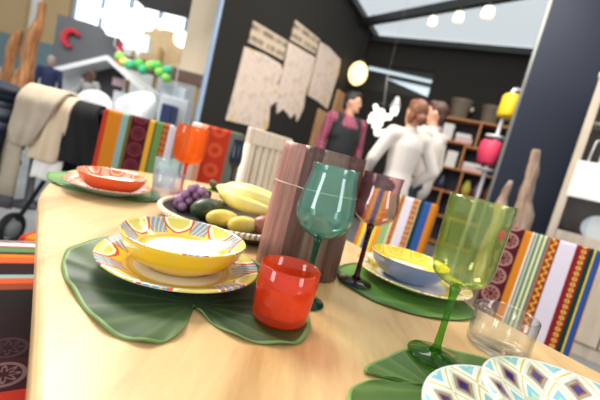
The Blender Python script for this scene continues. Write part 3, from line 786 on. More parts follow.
# navy quilted jacket
t = NT('navy_quilting'); X = t.xyz(); q = t.math('ABSOLUTE', t.math('SINE', t.math('MULTIPLY', X[2], 42))); t.bump(q, .8, .02)
m_q = t.fin(t.mix(t.noise(8), c(10, 15, 26), c(24, 34, 52)), .65, spec=.25)
bm = new()
for i, (z, w) in enumerate(((.30, .15), (.41, .17), (.52, .19), (.62, .20), (.72, .20), (.82, .20), (.90, .18))): ball(bm, (-1.86, 2.09, z), (w, .12, .075), 20)
jk = setp(obj('jacket', bm, m_q, None, True), 'navy quilted jacket hanging at the left end of the pushchair', 'jacket')
bm = new(); tube(bm, [(-1.76, 2.02, .84), (-1.74, 1.97, .68), (-1.76, 1.96, .46)], [.06, .065, .05], 14); obj('sleeve', bm, m_q, jk, True)

# driftwood sculptures
t = NT('driftwood'); v = t.mapping(scale=(16, 16, 2)); n = t.noise(2, v, 5, .65); t.bump(n, .7, .02)
m_dw = t.fin(t.ramp(n, [(.3, c(110, 66, 34)), (.5, c(168, 110, 62)), (.7, c(206, 156, 104))]), .55)
t = NT('grey_driftwood'); v = t.mapping(scale=(16, 16, 2)); n = t.noise(2, v, 5, .65); t.bump(n, .7, .02)
m_dg = t.fin(t.ramp(n, [(.3, c(112, 88, 74)), (.5, c(158, 130, 110)), (.7, c(196, 170, 150))]), .7)
def drift(label, pts, rad, m, group):
    bm = new(); P = spline(pts, 6, False); k = len(P)
    R_ = []
    for i in range(k):
        u = i / (k - 1) * (len(rad) - 1); j = min(int(u), len(rad) - 2); R_.append((rad[j] + (rad[j + 1] - rad[j]) * (u - j)) * (1 + .10 * math.sin(i * 1.7)))
    tube(bm, P, R_, 12)
    for v_ in bm.verts: v_.co.x += .008 * math.sin(v_.co.z * 17 + v_.co.y * 30); v_.co.y += .010 * math.sin(v_.co.z * 13)
    return setp(obj('driftwood', bm, m, None, True), label, 'driftwood', group)
drift('tall brown driftwood log leaning at the far left', [(-2.50, 3.0, 0), (-2.49, 3.0, .6), (-2.465, 3.0, 1.0), (-2.42, 3.0, 1.35), (-2.385, 3.0, 1.65)], [.075, .072, .064, .046, .026], m_dw, 'driftwood by the left windows')
drift('shorter brown driftwood log left of the tall one', [(-2.70, 3.05, 0), (-2.69, 3.05, .6), (-2.655, 3.05, 1.0), (-2.585, 3.05, 1.40)], [.055, .052, .047, .034], m_dw, 'driftwood by the left windows')
drift('tall grey driftwood stake before the slate wall', [(1.66, 2.72, 0), (1.655, 2.72, .6), (1.65, 2.72, .95), (1.615, 2.72, 1.20), (1.60, 2.72, 1.42)], [.072, .07, .062, .040, .026], m_dg, 'driftwood before the slate wall')
drift('short grey driftwood stake before the slate wall', [(1.485, 2.74, 0), (1.485, 2.74, .6), (1.49, 2.74, .95), (1.495, 2.74, 1.16)], [.045, .045, .040, .016], m_dg, 'driftwood before the slate wall')

# pedestal with gilt balls, behind the clothes
m_gold = plain('gilt_metal', c(190, 160, 100), .22, .9)
pd = thing('pedestal_table', 'dark pedestal behind the pushchair carrying gilt balls', 'side table', (-2.23, 2.95, 0))
bm = new(); lathe(bm, [(0, 0), (.14, 0), (.14, .02), (.03, .05), (.03, .80), (.15, .83), (.15, .85), (0, .85)], 24); obj('stand', bm, m_frm, pd, True)
for i, (x, y, z, r, lab) in enumerate(((-2.29, 2.90, .9105, .06, 'dark gilt ball, leftmost on the pedestal'), (-2.17, 2.91, .905, .055, 'bright gilt ball, rightmost on the pedestal'), (-2.235, 3.02, .897, .045, 'small gilt ball at the back of the pedestal'))):
    bm = new(); ball(bm, (0, 0, 0), r, 20)
    setp(obj('gilt_ball', bm, [m_gold, plain('bronze_metal', c(70, 60, 44), .25, .8)][i == 0], None, True, loc=(x, y, z)), lab, 'ornament', 'gilt balls on the pedestal')

# ------------------------------------------------------------------ people
def cap(bm, p0, p1, r0, r1, n=14):
    p0, p1 = Vector(p0), Vector(p1); d = p1 - p0; L = max(d.length, 1e-5); k = 5
    prof = [(0, -r0)] + [(r0 * math.cos(a), -r0 * math.sin(a)) for a in [PI / 2 * (1 - i / k) for i in range(1, k + 1)]]
    prof += [(r1 * math.cos(PI / 2 * i / k), L + r1 * math.sin(PI / 2 * i / k)) for i in range(0, k)] + [(0, L + r1)]
    vs = [v for ring in lathe(bm, prof, n) for v in ring]
    q = Vector((0, 0, 1)).rotation_difference(d.normalized()).to_matrix() if L > 1e-4 else Matrix.Identity(3)
    bmesh.ops.rotate(bm, cent=(0, 0, 0), matrix=q, verts=vs); bmesh.ops.translate(bm, vec=p0, verts=vs)

def skin(name, bm, m, parent, voxel=.010, smooth=4):
    """melt overlapping shapes into one continuous surface"""
    me = bpy.data.meshes.new(name); bm.to_mesh(me); bm.free()
    o = bpy.data.objects.new('tmp', me); COL.objects.link(o)
    r = o.modifiers.new('r', 'REMESH'); r.mode = 'VOXEL'; r.voxel_size = voxel
    s = o.modifiers.new('s', 'SMOOTH'); s.iterations = smooth; s.factor = .5
    dg = bpy.context.evaluated_depsgraph_get(); dg.update()
    me2 = bpy.data.meshes.new_from_object(o.evaluated_get(dg)); me2.name = name
    bpy.data.objects.remove(o, do_unlink=True)
    me2.materials.clear(); me2.materials.append(m)
    for p in me2.polygons: p.use_smooth = True
    n = bpy.data.objects.new(name, me2); COL.objects.link(n); n.parent = parent
    return n

m_skin = plain('skin', c(214, 160, 132), .5, var=.05)
m_eye = plain('dark_eye', c(30, 24, 22), .2)
m_lip = plain('lips', c(176, 96, 90), .5)

def person(label, loc, rz, H, arms, hair, shirt, trousers, shoes, vest=None, female=False, head_turn=0, head_tilt=0, hair_kind='short', sleeves=True):
    """faces local -y.  arms: {'L': (elbow, wrist), 'R': ...} as points of a 1.75 m figure"""
    k = H / 1.75
    o = thing('person', label, 'person', loc, rz); o.scale = (k, k, k)
    sh = .165 if female else .19; wa = .105 if female else .135; hp = .135 if female else .13
    J = dict(hipL=(.09, 0, .92), kneL=(.095, -.015, .50), ankL=(.10, .01, .09), toeL=(.11, -.15, .03), hipR=(-.09, 0, .92), kneR=(-.095, -.01, .50), ankR=(-.10, .015, .09), toeR=(-.115, -.145, .03))
    SHL, SHR = Vector((sh, .005, 1.43)), Vector((-sh, .005, 1.43))
    b = new()
    HM = Matrix.Translation((0, -.005, 1.49)) @ Matrix.Rotation(head_turn, 4, 'Z') @ Matrix.Rotation(head_tilt, 4, 'X')
    hv = lambda p: tuple(HM @ Vector(p))
    # trunk, neck and head
    cap(b, (0, 0, .95), (0, 0, 1.10), hp * .95, wa, 16); cap(b, (0, 0, 1.10), (0, -.005, 1.33), wa, .135, 16)
    cap(b, SHL * .85 + Vector((0, 0, .20)), SHR * .85 + Vector((0, 0, .20)), .06, .06)
    cap(b, (0, .01, 1.40), hv((0, -.005, .06)), .055, .052)
    whole = b; b = new()
    ball(b, (0, -.005, .150), (.074, .092, .108), 20); ball(b, (0, -.035, .085), (.054, .058, .055), 16)
    cap(b, (0, -.090, .152), (0, -.104, .122), .009, .013, 8); ball(b, (.076, 0, .138), (.010, .020, .030), 10); ball(b, (-.076, 0, .138), (.010, .020, .030), 10)
    ball(b, (0, -.083, .055), (.022, .016, .016), 10); cap(b, (-.035, -.084, .172), (.035, -.084, .172), .010, .010, 8)
    bmesh.ops.transform(b, matrix=HM, verts=b.verts)
    tm = bpy.data.meshes.new('head'); b.to_mesh(tm); b.free(); b = whole; b.from_mesh(tm); bpy.data.meshes.remove(tm)
    for s_ in 'LR':
        S0 = SHL if s_ == 'L' else SHR; E0, W0 = (Vector(p) for p in arms[s_])
        cap(b, S0, E0, .048, .038); cap(b, E0, W0, .040, .026)
        d = (W0 - E0).normalized(); side = d.cross(Vector((0, 1, .3))).normalized(); pn = d.cross(side)
        palm = W0 + d * .085
        for q in (-.026, -.009, .009, .026): cap(b, W0 + d * .01, palm + side * q, .017, .013, 8)
        for f_, (q, ln) in enumerate(((-.030, .066), (-.010, .076), (.011, .072), (.031, .056))):
            A = palm + side * q; B = A + d * ln * .55 + pn * .010 + side * q * .12; C_ = B + d * ln * .42 + pn * .022
            cap(b, A, B, .0088, .0082, 8); cap(b, B, C_, .0082, .007, 8)
        T0 = W0 + d * .03 - side * .025; T1 = T0 + d * .035 - side * .03 + pn * .012; cap(b, T0, T1, .013, .011, 8); cap(b, T1, T1 + d * .032 - side * .004 + pn * .01, .0105, .008, 8)
        h_, kn, an, to = (J[x + s_] for x in ('hip', 'kne', 'ank', 'toe'))
        cap(b, h_, kn, .078, .052); cap(b, kn, an, .052, .034); cap(b, (an[0], an[1] + .02, .05), to, .042, .030)
    body = skin('body', b, m_skin, o, .008, 3)
    # eyes and mouth
    for s_ in (-1, 1):
        b = new(); ball(b, hv((s_ * .031, -.087, .152)), .0085, 10); obj('eye', b, m_eye, o, True)
    b = new(); cap(b, hv((-.020, -.090, .088)), hv((.020, -.090, .088)), .006, .006, 8); obj('mouth', b, m_lip, o, True)
    # hair
    b = new()
    if hair_kind == 'short':
        ball(b, (0, .012, .178), (.082, .094, .092), 18); ball(b, (0, -.045, .232), (.060, .048, .034), 14); ball(b, (0, .055, .12), (.066, .045, .07), 14)
    elif hair_kind == 'bun':
        ball(b, (0, .014, .170), (.084, .098, .100), 18); ball(b, (0, .105, .10), (.050, .042, .045), 14); ball(b, (0, -.04, .225), (.066, .05, .038), 14); ball(b, (.06, .03, .10), (.026, .04, .06), 10); ball(b, (-.06, .03, .10), (.026, .04, .06), 10)
    elif hair_kind == 'long':
        ball(b, (0, .014, .170), (.086, .098, .100), 18)
        for x in (-.06, -.02, .02, .06): cap(b, (x, .06, .15), (x * 1.2, .085, -.05), .042, .028)
        ball(b, (0, -.04, .228), (.066, .05, .036), 14)
    else:
        ball(b, (0, .03, .135), (.080, .075, .07), 16)
    # the hair turns with the head
    bmesh.ops.transform(b, matrix=HM, verts=b.verts)
    skin('hair', b, hair, o, .008, 3)
    # shirt
    b = new(); e = .014
    cap(b, (0, 0, .93), (0, 0, 1.10), hp * .98 + e, wa + e, 16); cap(b, (0, 0, 1.10), (0, -.005, 1.33), wa + e, .135 + e, 16)
    cap(b, SHL * .85 + Vector((0, 0, .20)), SHR * .85 + Vector((0, 0, .20)), .062 + e, .062 + e); cap(b, (0, .008, 1.42), (0, .004, 1.485), .062, .058)
    for s_ in 'LR':
        S0 = SHL if s_ == 'L' else SHR; E0, W0 = (Vector(p) for p in arms[s_])
        cap(b, S0, E0, .048 + e, .040 + e); cap(b, E0, E0.lerp(W0, .92), .041 + e, .030 + e * .8)
    skin('shirt', b, shirt, o, .012, 4)
    if vest:
        b = new(); e = .030
        cap(b, (0, .002, .93), (0, 0, 1.10), hp + e, wa + e, 16); cap(b, (0, 0, 1.10), (0, .0, 1.30), wa + e, .130 + e, 16)
        for sx in (-1, 1):
            cap(b, (sx * .085, -.035, 1.26), (sx * .105, -.02, 1.43), .098, .066); cap(b, (sx * .07, .05, 1.26), (sx * .09, .04, 1.44), .10, .07)
        skin('vest', b, vest, o, .012, 3)
    b = new(); e = .013
    cap(b, (-.05, 0, .95), (.05, 0, .95), hp * .85 + e, hp * .85 + e)
    for s_ in 'LR':
        h_, kn, an = (J[x + s_] for x in ('hip', 'kne', 'ank'))
        cap(b, h_, kn, .080 + e, .054 + e); cap(b, kn, an, .054 + e, .040 + e)
    skin('trousers', b, trousers, o, .012, 4)
    for s_ in 'LR':
        an, to = Vector(J['ank' + s_]), Vector(J['toe' + s_])
        b = new(); cap(b, (an.x, an.y + .03, .055), (to.x, to.y, .042), .052, .042); cap(b, (an.x, an.y + .02, .055), (an.x, an.y + .01, .11), .05, .046); skin('shoe', b, shoes, o, .010, 3)
    return o

t = NT('plaid_shirt'); X = t.xyz()
p1 = t.math('GREATER_THAN', t.math('FRACT', t.math('MULTIPLY', X[0], 24)), .5); p2 = t.math('GREATER_THAN', t.math('FRACT', t.math('MULTIPLY', X[2], 24)), .5)
m_plaid = t.fin(t.mix(t.math('MULTIPLY', t.math('ADD', p1, p2), .5), c(176, 92, 116), c(92, 34, 54)), .85)
m_vest = plain('black_vest', c(26, 30, 32), .8)
m_wshirt = plain('white_blouse', c(224, 213, 204), .8, var=.03)
m_dkhair = plain('dark_hair', c(34, 26, 24), .5, var=.25, scale=60)
m_brhair = plain('auburn_hair', c(122, 74, 46), .5, var=.35, scale=60)
m_bkhair = plain('brown_hair', c(70, 42, 30), .5, var=.3, scale=60)
m_gyhair = plain('cropped_grey_hair', c(150, 136, 124), .7, var=.1)
m_jean = plain('dark_trousers', c(40, 42, 52), .8)
m_shoe = plain('dark_shoes', c(30, 28, 28), .5)
m_nvshirt = plain('navy_jumper', c(26, 36, 70), .85, var=.1)
m_gyshirt = plain('grey_jumper', c(150, 148, 146), .9, var=.25, scale=40)
down = {'L': ((.235, .03, 1.15), (.225, -.05, .90)), 'R': ((-.235, .03, 1.15), (-.225, -.05, .90))}
person('man with dark hair in a plaid shirt and black vest, looking right', (0.30, 4.15, 0), .35, 1.78, down, m_dkhair, m_plaid, m_jean, m_shoe, vest=m_vest, head_turn=.85)
akimbo = {'L': ((.27, -.02, 1.18), (.20, -.22, 1.06)), 'R': ((-.30, .06, 1.17), (-.19, -.10, 1.0))}
person('woman with pinned auburn hair in a white blouse, seen from behind', (0.735, 3.0, 0), PI + .30, 1.62, akimbo, m_brhair, m_wshirt, m_jean, m_shoe, female=True, hair_kind='bun', head_tilt=-.12, head_turn=.1)
person('man with brown hair in a white shirt beside the woman in white', (1.06, 3.52, 0), PI + .75, 1.76, down, m_bkhair, m_wshirt, m_jean, m_shoe, head_turn=.4)
person('man in a navy jumper before the booth, seen from behind', (-6.15, 8.2, 0), PI + .4, 1.74, down, m_gyhair, m_nvshirt, m_jean, m_shoe, hair_kind='short')
person('woman with brown hair in a grey jumper facing the booth', (-5.15, 8.1, 0), PI, 1.66, akimbo, m_bkhair, m_gyshirt, m_jean, m_shoe, female=True, hair_kind='long')

# ------------------------------------------------------------------ on the map wall
t = NT('printed_map_paper'); n = t.noise(7, None, 5, .65); n2 = t.noise(38, None, 3, .6); n3 = t.noise(4, None, 2)
col = t.ramp(n, [(.35, c(212, 188, 172)), (.5, c(236, 216, 200)), (.65, c(222, 200, 186))])
col = t.mix(t.math('MULTIPLY', t.math('GREATER_THAN', n2, .62), .35), col, c(130, 104, 98))
col = t.mix(t.math('MULTIPLY', t.math('GREATER_THAN', n3, .66), .6), col, c(222, 186, 90))
m_map = t.fin(col, .8)
t = NT('printed_title_paper'); X = t.xyz(); 
row = t.math('LESS_THAN', t.math('ABSOLUTE', t.math('SUBTRACT', t.math('FRACT', t.math('MULTIPLY', t.math('ADD', X[2], t.math('MULTIPLY', X[1], -.09)), 8.5)), .5)), .24)
ink = t.math('GREATER_THAN', t.noise(26, t.mapping(scale=(1, 1.2, .25)), 2), .46)
m_ttl = t.fin(t.mix(t.math('MULTIPLY', t.math('MULTIPLY', row, ink), .7), c(214, 194, 168), c(84, 66, 58)), .8)
def paper(name, label, pts, m, x=-2.582, group='paper maps on the dark wall'):
    bm = new(); cy = sum(p[0] for p in pts) / len(pts); cz = sum(p[1] for p in pts) / len(pts)
    prism(bm, [(y - cy, z - cz) for y, z in pts], -.006, .006, lambda u, v, w: (w, u, v))
    return setp(obj(name, bm, m, None, loc=rm(x, cy, cz), rz=RZ), label, 'map' if 'map' in name else 'sign', group)
paper('wall_map', 'largest paper map, nearest on the dark left wall', [(3.23, 1.94), (3.62, 1.99), (3.99, 2.00), (4.07, 1.95), (4.02, 1.77), (4.11, 1.66), (4.14, 1.57), (4.03, 1.51), (3.97, 1.45), (4.01, 1.32), (4.03, 1.20), (3.98, 1.14), (3.6, 1.15), (3.18, 1.13), (3.21, 1.5)], m_map)
paper('wall_map', 'middle paper map with a torn lower edge', [(4.05, 2.30), (4.85, 2.38), (4.87, 2.22), (4.85, 1.95), (4.82, 1.83), (4.86, 1.65), (4.82, 1.52), (4.76, 1.41), (4.66, 1.52), (4.55, 1.42), (4.45, 1.46), (4.30, 1.50), (4.17, 1.41), (4.12, 1.50), (4.15, 1.62), (4.06, 1.72), (4.08, 1.97)], m_map, -2.581)
paper('wall_map', 'farthest paper map beside the glowing globe lamp', [(4.89, 2.62), (5.2, 2.66), (5.75, 2.65), (5.80, 2.45), (5.76, 2.23), (5.72, 1.81), (5.3, 1.84), (4.90, 1.84), (4.90, 2.23)], m_map)
paper('title_sheet', 'lettered paper title above the nearest wall map', [(3.28, 2.23), (4.02, 2.30), (4.02, 2.06), (3.27, 2.00)], m_ttl)
paper('title_sheet', 'lettered paper title above the middle wall map', [(4.10, 2.59), (4.86, 2.64), (4.83, 2.42), (4.08, 2.34)], m_ttl)
# wooden boards at the end of the map wall and the glowing lamp
m_bd = wood('light_wood_board', c(176, 128, 84), c(214, 172, 126), axis=2)
bm = new(); box(bm, (0, 0, .62), (.05, .80, 1.24)); box(bm, (-.005, .3, 1.62), (.04, .70, .72))
bdd = thing('wood_panel', 'light wooden boards standing at the end of the map wall', 'panel', rm(-2.56, 5.75, .0), RZ)
bm2 = new(); box(bm2, (0, 0, .87), (.05, .80, 1.74)); obj('board', bm2, m_bd, bdd, bevel=.006)
bm.free(); bm = new(); box(bm, (0, .55, 1.1), (.05, .80, 2.2)); obj('board', bm, m_bd, bdd, bevel=.006)
lp = thing('globe_lamp', 'glowing warm white globe lamp on the dark wall', 'lamp', rm(-2.36, 6.12, 2.56), 0)
bm = new(); ball(bm, (0, 0, 0), (.165, .165, .20), 24); obj('lamp_globe', bm, emit('lit_globe', c(255, 226, 160), 1.6), lp, True)
bm = new(); tube(bm, [(0, 0, .19), (0, 0, .26)], .04, 12); obj('lamp_cap', bm, M_beam, lp, True)
bm = new(); tube(bm, [(0, 0, .25), (0, 0, 1.02)], .006, 8); obj('lamp_cord', bm, M_beam, lp, True)
pl = bpy.data.lights.new('globe_lamp_light', 'POINT'); pl.energy = 14; pl.color = (1, .72, .38); pl.shadow_soft_size = .17
po = bpy.data.objects.new('globe_lamp_light', pl); COL.objects.link(po); po.parent = lp

# pendant of white blossoms, hung on a rod
m_lit = emit('lit_white_shade', c(255, 250, 236), 1.15)
ch = thing('chandelier', 'pendant lamp of bright white bulbs between the two men', 'lamp', (.82, 5.0, 0))
bm = new(); tube(bm, [(-.09, 0, 3.58), (-.09, 0, 2.27), (-.09, 0, 2.26), (-.03, 0, 1.85)], [.0015, .0015, .010, .010], 8); obj('rod', bm, plain('brushed_rod', c(150, 150, 146), .4, .5), ch, True)
random.seed(11)
for i in range(17):
    a, rr, z = random.uniform(0, 2 * PI), random.uniform(.03, .17), random.uniform(1.50, 1.86)
    bm = new(); ball(bm, (rr * math.cos(a) - .03, rr * math.sin(a), z), .034 + .012 * (i % 3), 12); obj('bulb', bm, m_lit, ch, True)
    if i % 3 == 0: bm = new(); tube(bm, [(-.03, 0, 1.90), (rr * .7 * math.cos(a) - .03, rr * .7 * math.sin(a), (z + 1.9) / 2 + .03), (rr * math.cos(a) - .03, rr * math.sin(a), z + .03)], .006, 6); obj('lamp_stem', bm, m_frm, ch, True)
bm = new(); lathe(bm, [(.02, .09), (.07, -.05), (.065, -.05), (.016, .085)], 16, (.12, 0, 1.93)); obj('shade', bm, M_white, ch, True)

# track spotlights under the diagonal beam
for i, (x, y, r, lab) in enumerate(((1.22, 5.46, .065, 'spotlight under the skylight beam, farthest one'), (1.47, 5.15, .07, 'spotlight under the skylight beam, middle one'), (1.72, 4.84, .08, 'spotlight under the skylight beam, nearest one'))):
    sp = thing('spotlight', lab, 'spotlight', (x, y, 3.38), 0, 'spotlights under the beam')
    bm = new(); tube(bm, [(0, 0, 0), (0, 0, -.10)], .022, 10); obj('bracket', bm, M_beam, sp, True)
    bm = new(); lathe(bm, [(0, -.06), (r * .8, -.08), (r, -.15), (r * .95, -.19), (0, -.20)], 20); obj('lamp_head', bm, emit('lit_spot', c(255, 244, 214), .9), sp, True)

# ------------------------------------------------------------------ bookcase on the back wall
m_bk = wood('orange_pine', c(176, 108, 58), c(222, 152, 92), axis=0)
bk = thing('bookcase', 'orange pine bookcase of staggered compartments on the back wall', 'bookcase', rm(-1.03, 6.60, 0), RZ)
Dp = .33
def sh_(name, x0, x1, z, th=.03):
    bm = new(); box(bm, ((x0 + x1) / 2, Dp / 2, z), (x1 - x0, Dp, th)); obj(name, bm, m_bk, bk, bevel=.003)
def up_(x, z0, z1, th=.03):
    bm = new(); box(bm, (x, Dp / 2, (z0 + z1) / 2), (th, Dp, z1 - z0)); obj('upright', bm, m_bk, bk, bevel=.003)
sh_('shelf', 0, 1.62, 2.17); sh_('shelf', .03, .74, 1.79); sh_('shelf', .66, 1.62, 1.75); sh_('shelf', .03, 1.62, 1.35); sh_('shelf', .03, 1.62, .95); sh_('shelf', .03, 1.62, .52); sh_('shelf', 0, 1.62, .05)
up_(.015, 0, 2.17); up_(1.605, 0, 2.155); up_(.80, 1.765, 2.155); up_(.66, 1.365, 1.775); up_(.30, .965, 1.335); up_(.74, .965, 1.335); up_(.50, .535, .935); up_(1.05, .535, .935); up_(.75, .065, .505); up_(1.25, 1.365, 1.735)
bm = new(); box(bm, (.81, Dp - .005, 1.1), (1.6, .01, 2.1)); obj('back_panel', bm, plain('dark_back_panel', c(44, 46, 54), .8), bk)
def onshelf(x, y, z): return rm(-1.03 + x, 6.60 + y, z)
m_pk = plain('pink_carton', c(232, 200, 200), .6); m_wb = plain('white_carton', c(244, 240, 236), .6, var=.02)
def carton(label, x, z, w, h, m, d=.2, group='boxes in the bookcase'):
    bm = new(); box(bm, (0, 0, h / 2), (w, d, h)); setp(obj('carton', bm, m, None, bevel=.006, loc=onshelf(x, .14, z), rz=RZ), label, 'box', group)
carton('pinkish box, leftmost on the top shelf', .13, 1.8055, .16, .19, m_pk); carton('tall white box upright on the top shelf', .32, 1.8055, .17, .27, m_wb)
carton('low pink box lying right of the tall white box', .60, 1.8055, .27, .085, m_pk); carton('white box on top of the low pink box', .585, 1.8910, .24, .06, m_wb)
carton('pink box at the left of the middle shelf', .20, 1.3655, .24, .10, m_pk); carton('small white box on the pink middle shelf box', .20, 1.4660, .17, .08, m_wb); carton('upright white box on the middle shelf beside the upright', .50, 1.3655, .17, .27, m_wb)
carton('wide white box on the middle shelf right of the upright', .86, 1.3655, .32, .07, m_pk); carton('white lid box on the wide middle box', .84, 1.4360, .27, .07, m_wb)
carton('white box in the lower left compartment', .19, .9655, .11, .17, m_wb)
def pot(name, label, x, z, prof, m, group=None, cat='vase'):
    bm = new(); lathe(bm, prof, 28); return setp(obj(name, bm, m, None, True, loc=onshelf(x, .16, z)), label, cat, group)
m_tp = plain('taupe_metal', c(150, 138, 122), .45, .3); m_tl = plain('teal_ceramic', c(40, 70, 72), .35); m_yl = plain('yellow_ceramic', c(196, 190, 70), .35); m_mv = plain('mauve_ceramic', c(120, 90, 120), .35); m_bz = plain('bronze_ceramic', c(130, 90, 50), .35); m_inkb = plain('dark_blue_ceramic', c(48, 58, 84), .3)
bkt = [(0, 0), (.125, 0), (.135, .01), (.175, .30), (.182, .305), (.182, .32), (.17, .32), (.165, .30), (.125, .02), (0, .02)]
pt = pot('bucket', 'taupe bucket with a pale tag standing on the bookcase', .40, 2.1855, bkt, m_tp, 'buckets on the bookcase', 'bucket')
bm = new(); ball(bm, (.18, -.05, .20), (.03, .03, .04), 10); obj('tag', bm, m_wb, pt, True)
pot('bucket', 'taupe bucket on the bookcase next to the yellow lamp shade', .88, 2.1855, [(r * .86, z * .9) for r, z in bkt], m_tp, 'buckets on the bookcase', 'bucket')
jar = [(0, 0), (.05, 0), (.075, .05), (.08, .12), (.05, .19), (.035, .22), (.045, .24), (.035, .24), (.0, .20)]
pot('ceramic_jar', 'dark blue jar in the lower compartment by the white box', .45, .9655, jar, m_inkb, 'jars in the bookcase')
pot('ceramic_jar', 'yellow green jar in the lower compartment', .86, .9655, jar, m_yl, 'jars in the bookcase'); pot('ceramic_jar', 'mauve jar beside the yellow green jar', 1.04, .9655, jar, m_mv, 'jars in the bookcase'); pot('ceramic_jar', 'bronze jar in the lower compartment behind the lamp stand', 1.22, .9655, jar, m_bz, 'jars in the bookcase')
pot('ceramic_jar', 'dark teal jar in the upper right compartment', 1.12, 1.7655, [(r * 1.25, z * 1.1) for r, z in jar], m_tl, 'jars in the bookcase')
m_of = plain('orange_glaze_figure', c(224, 140, 30), .35)
def figure(label, x, z, s):
    bm = new(); ball(bm, (0, 0, .12 * s), (.05 * s, .05 * s, .07 * s), 14); ball(bm, (0, 0, .20 * s), .04 * s, 12)
    for k in range(6):
        a = k * PI / 3; tube(bm, [(0, 0, .10 * s), (.06 * s * math.cos(a), .06 * s * math.sin(a), .05 * s), (.09 * s * math.cos(a), .09 * s * math.sin(a), .014 * s), (.11 * s * math.cos(a), .11 * s * math.sin(a), .03 * s)], [.025 * s, .02 * s, .014 * s, .008 * s], 8)
    setp(obj('orange_figure', bm, m_of, None, True, loc=onshelf(x, .16, z + .001)), label, 'ornament', 'orange ornaments in the bookcase')
figure('orange ornament in the upper right compartment', .92, 1.765, .8); figure('orange ornament low in the bookcase beside the man in white', .24, .535, 1.1)

# ------------------------------------------------------------------ floor lamp with coloured shades
fl = thing('floor_lamp', 'white stemmed floor lamp with yellow and pink shades beside the slate wall', 'lamp', (1.90, 4.0, 0))
fl.location = (1.80, 3.86, 0)
m_wm = plain('white_lamp_metal', c(232, 234, 238), .3, .1)
bm = new(); lathe(bm, [(0, 0), (.15, 0), (.15, .02), (.02, .035), (0, .035)], 28); obj('lamp_base', bm, m_wm, fl, True)
bm = new(); tube(bm, [(0, 0, .03), (.02, 0, 1.0), (.03, 0, 2.02), (.05, 0, 2.10)], .018, 10); obj('pole', bm, m_wm, fl, True)
bm = new(); tube(bm, [(.03, 0, 2.05), (.06, 0, 2.13), (.12, 0, 2.13)], .022, 10); obj('lamp_arm', bm, m_wm, fl, True)
for col_, z, r0, r1, h, dx, nm in ((c(240, 200, 20), 1.82, .095, .085, .24, .03, 'yellow'), (c(226, 60, 96), 1.32, .09, .10, .25, -.03, 'pink')):
    ms = plain('%s_shade' % nm, col_, .5); bm = new(); k = [(r0 * .8, 0), (r0, .03), ((r0 + r1) / 2 + (.012 if nm == 'pink' else 0), h * .5), (r1, h - .02), (r1 * .8, h), (r1 * .75, h - .004), (r1 * .9, h - .03), (r0 * .9, .03)]
    lathe(bm, k, 28, (dx, -.06, z), True); s_ = obj('lamp_shade', bm, ms, fl, True); s_['label'] = '%s lamp shade' % nm
bm = new(); lathe(bm, [(0, 0), (.085, 0), (.09, .02), (.0, .03)], 24, (.0, -.02, 1.615)); obj('lamp_disc', bm, m_wm, fl, True)
bm = new(); lathe(bm, [(0, 0), (.085, 0), (.09, .02), (.0, .03)], 24, (-.0, -.02, 1.27)); obj('lamp_disc', bm, m_wm, fl, True)

# ------------------------------------------------------------------ glazed cabinet, right
m_cb = wood('limed_cabinet_wood', c(182, 164, 144), c(220, 204, 186), axis=2)
m_ci = plain('cabinet_inside', c(92, 80, 72), .7, var=.1)
RZC = -.66
cb = thing('glazed_cabinet', 'limed wood cabinet with glass doors on the far right', 'cabinet', rm(.575, 3.47, 0), RZC)
Wc, Hc, Dc = 1.05, 2.12, .30
def cpart(name, cx_, cy_, cz_, sx, sy, sz, m=m_cb, par=None):
    bm = new(); box(bm, (cx_, cy_, cz_), (sx, sy, sz)); return obj(name, bm, m, par or cb, bevel=.005)
cpart('side_panel', .015, Dc / 2, Hc / 2, .03, Dc, Hc); cpart('side_panel', Wc - .015, Dc / 2, Hc / 2, .03, Dc, Hc); cpart('back_panel', Wc / 2, Dc - .01, Hc / 2, Wc - .06, .02, Hc - .06, m_ci)
cpart('top', Wc / 2, Dc / 2, Hc - .02, Wc + .02, Dc + .02, .04); cpart('base', Wc / 2, Dc / 2, .05, Wc, Dc, .10); cpart('shelf', Wc / 2, Dc / 2 + .02, .835, Wc - .06, Dc - .06, .03)
for z in (1.38, 1.75): cpart('shelf', Wc / 2, Dc / 2 + .02, z, Wc - .06, Dc - .06, .025)
for x0_ in (.0, Wc / 2):
    d = bpy.data.objects.new('door', None); COL.objects.link(d); d.parent = cb
    for z0_, z1_ in ((.80, Hc - .05),):
        for cx_ in (x0_ + .03, x0_ + Wc / 2 - .03): cpart('door_stile', cx_, -.012, (z0_ + z1_) / 2, .055, .024, z1_ - z0_, par=d)
        for cz_ in (z0_ + .045, z1_ - .045): cpart('door_rail', x0_ + Wc / 4, -.012, cz_, Wc / 2 - .12, .022, .09, par=d)
        cpart('door_pane', x0_ + Wc / 4, -.010, (z0_ + z1_) / 2, Wc / 2 - .115, .004, z1_ - z0_ - .17, M_pane, d)
    cpart('cupboard_door', x0_ + Wc / 4, -.012, .44, Wc / 2 - .01, .024, .66)
def incab(x, y, z):
    o_ = rm(.575, 3.47); return (o_[0] + x * math.cos(RZC) - y * math.sin(RZC), o_[1] + x * math.sin(RZC) + y * math.cos(RZC), z)
bm = new(); prism(bm, [(-.09, 0), (.09, 0), (.095, .24), (-.085, .25)], -.008, .008, lambda u, v, w: (u, w + .0, v))
setp(obj('paper_sheet', bm, m_wht, None, loc=incab(.25, .12, 1.3930), rz=RZC), 'white paper sheet standing on the upper cabinet shelf', 'paper')
bm = new(); box(bm, (0, 0, .14), (.24, .02, .28)); setp(obj('gift_bag', bm, m_wb, None, bevel=.004, loc=incab(.165, -.042, 1.16), rz=RZC), 'white paper bag hanging on the cabinet door', 'bag')
